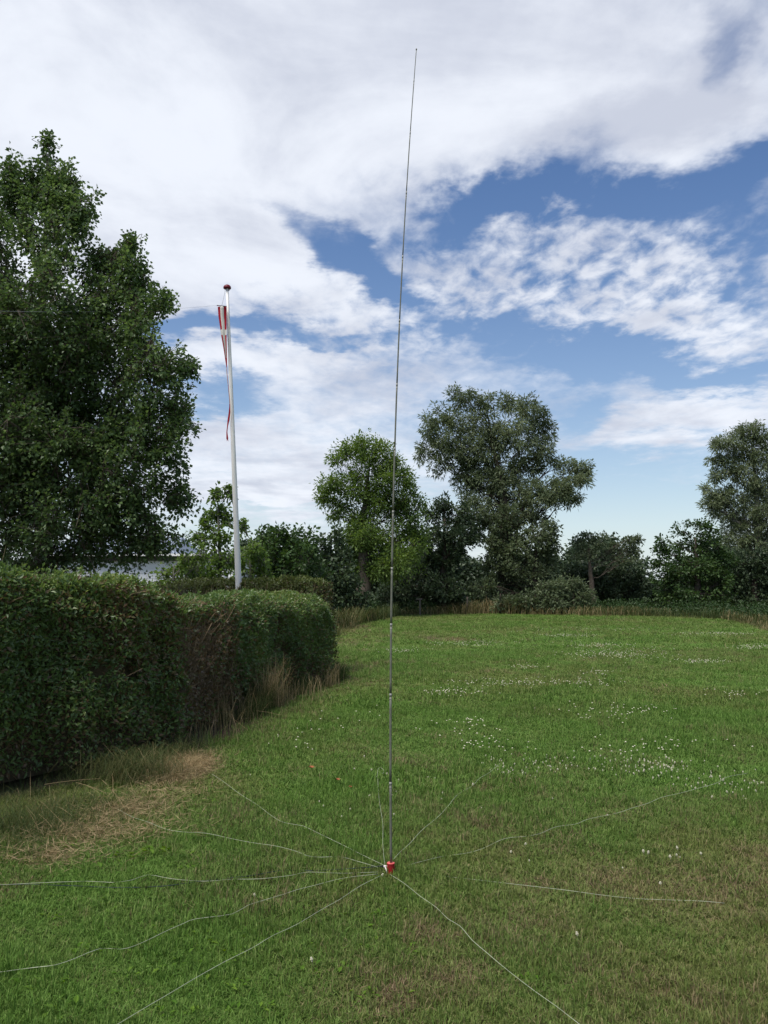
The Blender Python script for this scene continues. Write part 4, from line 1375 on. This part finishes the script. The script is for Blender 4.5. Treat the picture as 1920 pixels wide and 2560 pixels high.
def smooth_path(P, step):
    P = np.array(P, dtype=float)
    d = np.concatenate([[0], np.cumsum(np.linalg.norm(np.diff(P, axis=0), axis=1))])
    out = []
    for i in range(len(P) - 1):
        p0, p1, p2, p3 = P[max(0, i - 1)], P[i], P[i + 1], P[min(len(P) - 1, i + 2)]
        n = max(2, int((d[i + 1] - d[i]) / step))
        for t in np.linspace(0, 1, n, endpoint=False):
            out.append(.5 * ((2 * p1) + (-p0 + p2) * t + (2 * p0 - 5 * p1 + 4 * p2 - p3) * t * t + (-p0 + 3 * p1 - 3 * p2 + p3) * t ** 3))
    out.append(P[-1])
    return np.array(out)


def ground_wire(name, label, px, mat, r_, rise=.05, buried=None, start=None, cat='wire', group=None, seed=0):
    rr = np.random.default_rng(seed)
    g2 = [gp(x, y) for x, y in px]
    P = smooth_path(g2, .05)
    z = hgt(P) + rise + .010 * wob(P, 9, 0) + .006 * wob(P, 22, 1)
    if buried is not None:
        z = z - np.where(wob(P, 3.0, seed % 4) > buried, 0, .03)
    # the picture shows the wire lying on top of the grass: slide it back along the ground for its height
    k = 1 - (z / CAM_H)
    P = P * k[:, None]
    V = np.column_stack([P, z])
    if start is not None:
        n = min(8, len(V))
        w = np.linspace(1, 0, n)[:, None]
        V[:n] = V[:n] * (1 - w) + (np.asarray(start) * w)
    o = Geo().tube(V, r_, 5).build(name, mat, smooth=True, origin=V[0], tint=False)
    return tag(o, label, cat, group)


def build_wires():
    G = 'radial wires spread from the antenna base'
    wires = [
        ('pale radial wire running straight back past the mast with a curled end', [(961, 2160), (957, 2110), (957, 2060), (951, 2020), (947, 1990), (945, 1960), (944, 1935), (946, 1921), (952, 1919), (959, 1925), (959, 1932), (955, 1934)]),
        ('pale radial wire leading towards the tan straw heap by the hedge', [(955, 2161), (900, 2135), (860, 2114), (790, 2080), (755, 2064), (712, 2057), (680, 2040), (640, 2010), (600, 1985), (560, 1955), (530, 1935)]),
        ('pale wavy radial wire leading to the dead stalks at the hedge foot', [(945, 2168), (890, 2152), (850, 2142), (780, 2142), (740, 2128), (690, 2115), (640, 2108), (590, 2099), (515, 2083), (460, 2080), (415, 2073), (370, 2055), (330, 2042), (290, 2020)]),
        ('pale radial wire lying beside the dark cable', [(945, 2180), (850, 2183), (770, 2180), (730, 2188), (650, 2197), (580, 2198), (510, 2203), (430, 2197), (370, 2187), (330, 2200), (280, 2206), (220, 2203), (100, 2207), (0, 2212), (-120, 2216)]),
        ('pale radial wire in slow curves through the lush grass past a bright dandelion', [(945, 2185), (860, 2195), (780, 2215), (740, 2225), (705, 2237), (620, 2263), (580, 2285), (490, 2297), (460, 2308), (410, 2330), (380, 2345), (335, 2365), (300, 2373), (250, 2371), (190, 2395), (140, 2412), (90, 2418), (0, 2430), (-150, 2450)]),
        ('pale almost straight radial wire across the lush grass towards the photographer', [(950, 2190), (900, 2215), (850, 2248), (800, 2276), (740, 2312), (680, 2340), (630, 2370), (560, 2405), (480, 2450), (430, 2480), (370, 2515), (295, 2560), (180, 2630)]),
        ('pale radial wire crossing the worn straw patches', [(975, 2186), (1010, 2208), (1050, 2240), (1090, 2268), (1120, 2297), (1150, 2315), (1180, 2350), (1215, 2380), (1250, 2410), (1290, 2442), (1340, 2480), (1390, 2515), (1448, 2560), (1540, 2630)]),
        ('pale radial wire passing the dark lush tuft and ending among clover', [(985, 2178), (1020, 2163), (1060, 2152), (1110, 2140), (1160, 2134), (1205, 2122), (1260, 2097), (1310, 2091), (1350, 2084), (1390, 2067), (1440, 2060), (1470, 2048), (1545, 2032), (1580, 2020), (1620, 2008), (1655, 1993), (1700, 1983), (1740, 1972), (1790, 1958), (1820, 1942), (1870, 1933)]),
        ('pale radial wire running diagonally back to the small clover cluster', [(984, 2148), (1000, 2130), (1025, 2108), (1055, 2075), (1095, 2042), (1120, 2015), (1145, 1986), (1180, 1965), (1200, 1945), (1225, 1930), (1250, 1908)]),
    ]
    for i, (lab, px) in enumerate(wires):
        st = None
        if i in (0, 1):
            st = PLUG * .3 + np.array([ANT[0], PLUG[1], PLUG[2]]) * .7 + [-.012, 0, .004]
        ground_wire('radial_wire', lab, px, M['wire'], .0011, .065 if i < 7 else .068, None if i < 7 else -.9, st, group=G, seed=i)
    ground_wire('radial_wire', 'mostly buried radial wire surfacing in the olive worn grass', [(985, 2187), (1100, 2190), (1300, 2212), (1420, 2226), (1515, 2239), (1600, 2247), (1680, 2250), (1760, 2253), (1812, 2258)], M['wire'], .0011, .052, -.1, None, group=G, seed=3)
    ground_wire('coaxial_cable', 'dark green coaxial cable lying in the lush grass', [(944, 2166), (925, 2170), (880, 2172), (800, 2176), (705, 2176), (660, 2184), (620, 2190), (560, 2196), (480, 2206), (400, 2216), (290, 2219), (220, 2216), (140, 2213), (60, 2211), (-120, 2216)], M['wire_green'], .0028, .040, None, PLUG, 'cable')


build_wires()


# ------------------------------------------------------------------ flagpole and pennant
def build_flagpole():
    Y = 16.6
    top, low = at(568, 722, Y), at(597, 1480, Y)
    dirv = (top - low) / (top[2] - low[2])
    foot = low - dirv * low[2]
    o = root('flagpole', foot, 'white wooden flagpole with a dark red knob leaning slightly above the hedge', 'flagpole')
    M['white_paint'] = solid('white_paint', (.84, .83, .80), .45, var=.04, scale=8, stretch=(6, 6, .3))
    M['knob'] = solid('dark_red_paint', (.16, .012, .020), .5, spec=.3, var=.15, scale=10)
    P = np.array([foot + (top - foot) * t for t in np.linspace(0, 1, 14)])
    rr = np.interp(P[:, 2], [0, low[2], top[2]], [.066, .060, .027])
    Geo().tube(P, rr, 18).build('pole', M['white_paint'], o, smooth=True, tint=False)
    Geo().lathe([(.001, -.004), (.070, .000), (.078, .014), (.076, .035), (.058, .064), (.030, .080), (.001, .085)], 22, top).build('knob', M['knob'], o, smooth=True, tint=False)
    # small pulley block under the knob
    Geo().lathe([(.001, -.045), (.012, -.043), (.014, -.03), (.012, -.012), (.001, -.01)], 10, top + [.032, 0, 0]).build('pulley', M['black'], o, smooth=True, tint=False)
    # halyard: down the pole on the left, and short to the pennant yard
    yard = at(554.5, 763.5, Y - .10)
    Geo().tube(bez(top + [-.035, -.02, -.01], (top + yard) / 2 + [-.004, 0, 0], yard, 9), .0035, 5).build('halyard', M['twine'], o, smooth=True, tint=False)
    lo = foot + (top - foot) * .16
    Geo().tube(bez(top + [.030, -.06, -.03], (top + lo) / 2 + [.055, -.085, 0], lo + [.055, -.09, 0], 24), .003, 5).build('halyard', M['twine'], o, smooth=True, tint=False)

    # pennant, hanging limp
    M['pen_red'] = solid('red_bunting', (.33, .020, .032), .85, spec=.1, var=.18, scale=14)
    M['pen_white'] = solid('white_bunting', (.58, .56, .51), .85, spec=.1, var=.1, scale=14)
    Yp = Y - .10
    pn = root('pennant', yard, 'red pennant with a white cross hanging limp beside the flagpole', 'pennant')
    left = [(543.7, 766), (545.5, 790), (551, 824), (553, 838), (559, 871), (563, 900), (565.7, 918), (566, 933), (569.3, 960), (570.6, 972), (573.2, 1001), (573.2, 1015), (571.5, 1030), (568.5, 1050), (567.4, 1066), (566, 1080), (566.0, 1095)]
    right = [(565.9, 766), (566, 790), (566.7, 826), (566.9, 840), (567.4, 871), (567.6, 900), (567.4, 918), (568.2, 933), (571.0, 960), (572.4, 972), (575.0, 1001), (575.6, 1015), (575.8, 1030), (573.4, 1050), (569.8, 1066), (568.4, 1080), (570.8, 1101)]
    U = [0, .15, .30, .42, .55, .68, .84, 1.0]
    ys = np.array([q[1] for q in left])
    yy = np.unique(np.concatenate([np.linspace(766, 1098, 84), [824, 838]]))

    def pos(y, u):
        xl, xr = np.interp(y, ys, [q[0] for q in left]), np.interp(y, ys, [q[0] for q in right])
        fold = .020 * math.sin(u * 7.0 + y * .018) * max(.12, (xr - xl) / 22) + .012 * math.sin(y * .05)
        p = at(xl + (xr - xl) * u, y, Yp)
        return np.array([p[0], p[1] + fold, p[2]])
    nu = len(U)
    V = np.array([pos(y, u) for y in yy for u in U])
    quads, mi = [], []
    for a in range(len(yy) - 1):
        ymid = (yy[a] + yy[a + 1]) / 2
        for b in range(nu - 1):
            um = (U[b] + U[b + 1]) / 2
            w = ((.30 < um < .68) and ymid < 895) or 824 <= ymid <= 838 or (918 < ymid < 1012 and um < .5)
            quads.append((a * nu + b, a * nu + b + 1, (a + 1) * nu + b + 1, (a + 1) * nu + b))
            mi.append(1 if w else 0)
    ob = mesh_np('cloth', V, quads, [4] * len(quads), [M['pen_red'], M['pen_white']], pn, None, True, None, mi)
    ob.modifiers.new('thickness', 'SOLIDIFY').thickness = .002
    fr = Geo()
    for q in (-1, 1):
        e = pos(1098, .5)
        fr.add([e + [-.012, 0, .012], e + [.012, 0, .012], e + [.016 * q + .012, .006 * q, -.05]], [(0, 1, 2)], 3)
    ob = fr.build('frayed_end', M['pen_red'], pn, tint=False)
    ob.modifiers.new('thickness', 'SOLIDIFY').thickness = .002
    M['yard'] = solid('grey_yard', (.16, .14, .14), .6, var=.2)
    a, b = at(542, 763.5, Yp), at(566.5, 766, Yp)
    Geo().tube([a, (a + b) / 2, b], .010, 8).build('yard', M['yard'], pn, smooth=True, tint=False)
    # thin line from the yard across to the left
    far = at(-160, 772, 11.0)
    ln = Geo().tube(bez(a, (a + far) / 2 + [0, 0, -.16], far, 40), .0016, 5).build('thin_line', M['twine'], smooth=True, origin=a, tint=False)
    tag(ln, 'thin grey line stretched from the pennant across the poplar', 'line')


build_flagpole()


# ------------------------------------------------------------------ white building behind the hedge
def build_house():
    Y = 25.0
    x0, x1 = at(120, 1400, Y)[0], at(585, 1400, Y)[0]
    ztop = at(400, 1402, Y)[2]
    o = root('white_building', ((x0 + x1) / 2, Y, 0), 'low white boarded building with a flat white roof edge behind the trees', 'building')
    M['board'] = solid('white_board', (.84, .85, .86), .6, var=.04, scale=2)
    M['frieze'] = solid('dark_frieze', (.045, .042, .038), .7, var=.2)
    M['roof_sheet'] = solid('blue_grey_roof', (.23, .27, .33), .6, var=.1, scale=3)
    Geo().box((x0, Y + .04, 0), (x1, Y + 6, ztop)).build('wall', M['board'], o, tint=False)
    h = .15
    z = 0.0
    me = None
    while z < ztop - .05:
        g = Geo()
        zt = min(z + h - .004, ztop)
        g.add([(x0, Y - .006, z), (x1, Y - .006, z), (x1, Y + .002, zt), (x0, Y + .002, zt), (x0, Y + .036, z), (x1, Y + .036, z), (x1, Y + .036, zt), (x0, Y + .036, zt)],
              [(0, 1, 2, 3), (3, 2, 6, 7), (0, 4, 5, 1), (1, 5, 6, 2), (0, 3, 7, 4)], 4)
        g.build('plank', M['board'], o, tint=False)
        z += h
    for xc in (at(345, 1400, Y)[0], at(560, 1400, Y)[0]):
        Geo().box((xc - .02, Y - .03, 0), (xc + .02, Y - .017, ztop)).build('cover_strip', M['board'], o, tint=False)
    zf0, zf1 = at(400, 1390, Y - .3)[2], at(400, 1384, Y - .3)[2]
    Geo().box((x0 - .2, Y - .10, ztop + .002), (x1 + .1, Y + 6.0, zf0 - .002)).build('frieze', M['frieze'], o, tint=False)
    Geo().box((x0 - .4, Y - .32, zf0), (at(512, 1388, Y - .3)[0], Y + 6.2, zf1)).build('roof_edge', M['white_paint'], o, tint=False)
    Geo().box((at(560, 1400, Y)[0], Y - .05, 1.9), (at(566, 1400, Y)[0], Y - .016, 2.05)).build('vent', M['black'], o, tint=False)
    # pitched blue-grey roof of the higher wing
    xa, xb = at(150, 1380, Y + 2)[0], at(468, 1380, Y + 2)[0]
    zr = at(400, 1345, Y + 4)[2]
    g = Geo()
    yb, yr, yk = Y + .6, Y + 3.2, Y + 5.8
    V = [(xa, yb, zf1 + .004), (xb, yb, zf1 + .004), (xb - .45, yr, zr), (xa, yr, zr), (xb, yk, zf1 + .004), (xa, yk, zf1 + .004)]
    g.add(V, [(0, 1, 2, 3), (3, 2, 4, 5)], 4)
    g.add(V, [(1, 4, 2), (0, 3, 5)], 3)
    g.build('roof', M['roof_sheet'], o, tint=False)


build_house()


# ------------------------------------------------------------------ small things: fence posts, fallen leaves
def build_small():
    M['old_wood'] = solid('weathered_wood', (.13, .11, .085), .9, var=.3, scale=20, stretch=(4, 4, .5))
    for (px, y0, y1, dep, lab) in ((1050, 1495, 1520, 44.5, 'short weathered fence post with a crossbar in the dark undergrowth'),
                                   (1168, 1492, 1515, 46.0, 'pale fence post standing by the bright gap under the willow'),
                                   (918, 1440, 1535, 44.5, 'tall dark post behind the leaning trunk of the green tree')):
        t = at(px, y0, dep)
        t = np.array([t[0], t[1], t[2]])
        o = root('fence_post', (t[0], t[1], 0), lab, 'post', 'old posts under the far trees')
        w = .045 if px != 918 else .04
        g = Geo()
        g.box((t[0] - w, t[1] - w, -.1), (t[0] + w, t[1] + w, t[2]))
        g.build('post', M['old_wood'] if px != 918 else M['bark_dark'], o, tint=False)
        if px == 1050:
            Geo().box((t[0] - .20, t[1] - w - .02, t[2] - .09), (t[0] + .12, t[1] - w - .002, t[2] - .02)).build('crossbar', M['old_wood'], o, tint=False)
    lm = solid('dead_leaf', (.24, .085, .03), .8, var=.4, scale=60)
    r = np.random.default_rng(5)
    for px, py, lab, s in ((779, 1935, 'curled orange brown dead leaf lying on the lawn', .055), (845, 1966, 'small rusty dead leaf beside the curled wire end', .042), (876, 1984, 'tiny brown leaf fragment half sunk in grass', .03)):
        c = gp(px, py)
        c = np.array([*c, .05])
        a = r.uniform(0, 6.28)
        g = Geo()
        n = 7
        for i in range(n):
            t0, t1 = i / n - .5, (i + 1) / n - .5
            w0, w1 = math.sqrt(max(.0, .25 - t0 * t0)), math.sqrt(max(.0, .25 - t1 * t1))
            f = lambda t, w: c + np.array([s * (t * math.cos(a) - w * math.sin(a)), s * (t * math.sin(a) + w * math.cos(a)), s * (1.1 * t * t + 1.2 * w * w) + .004 * math.sin(9 * t)])
            g.add([f(t0, -w0), f(t0, 0), f(t1, 0), f(t1, -w1), f(t0, w0), f(t1, w1)], [(0, 1, 2, 3), (1, 4, 5, 2)], 4)
        ob = g.build('dead_leaf', lm, origin=c, tint=False)
        tag(ob, lab, 'leaf', 'dead leaves on the lawn')


build_small()

for o in bpy.data.objects:
    if '_o' in o:
        del o['_o']
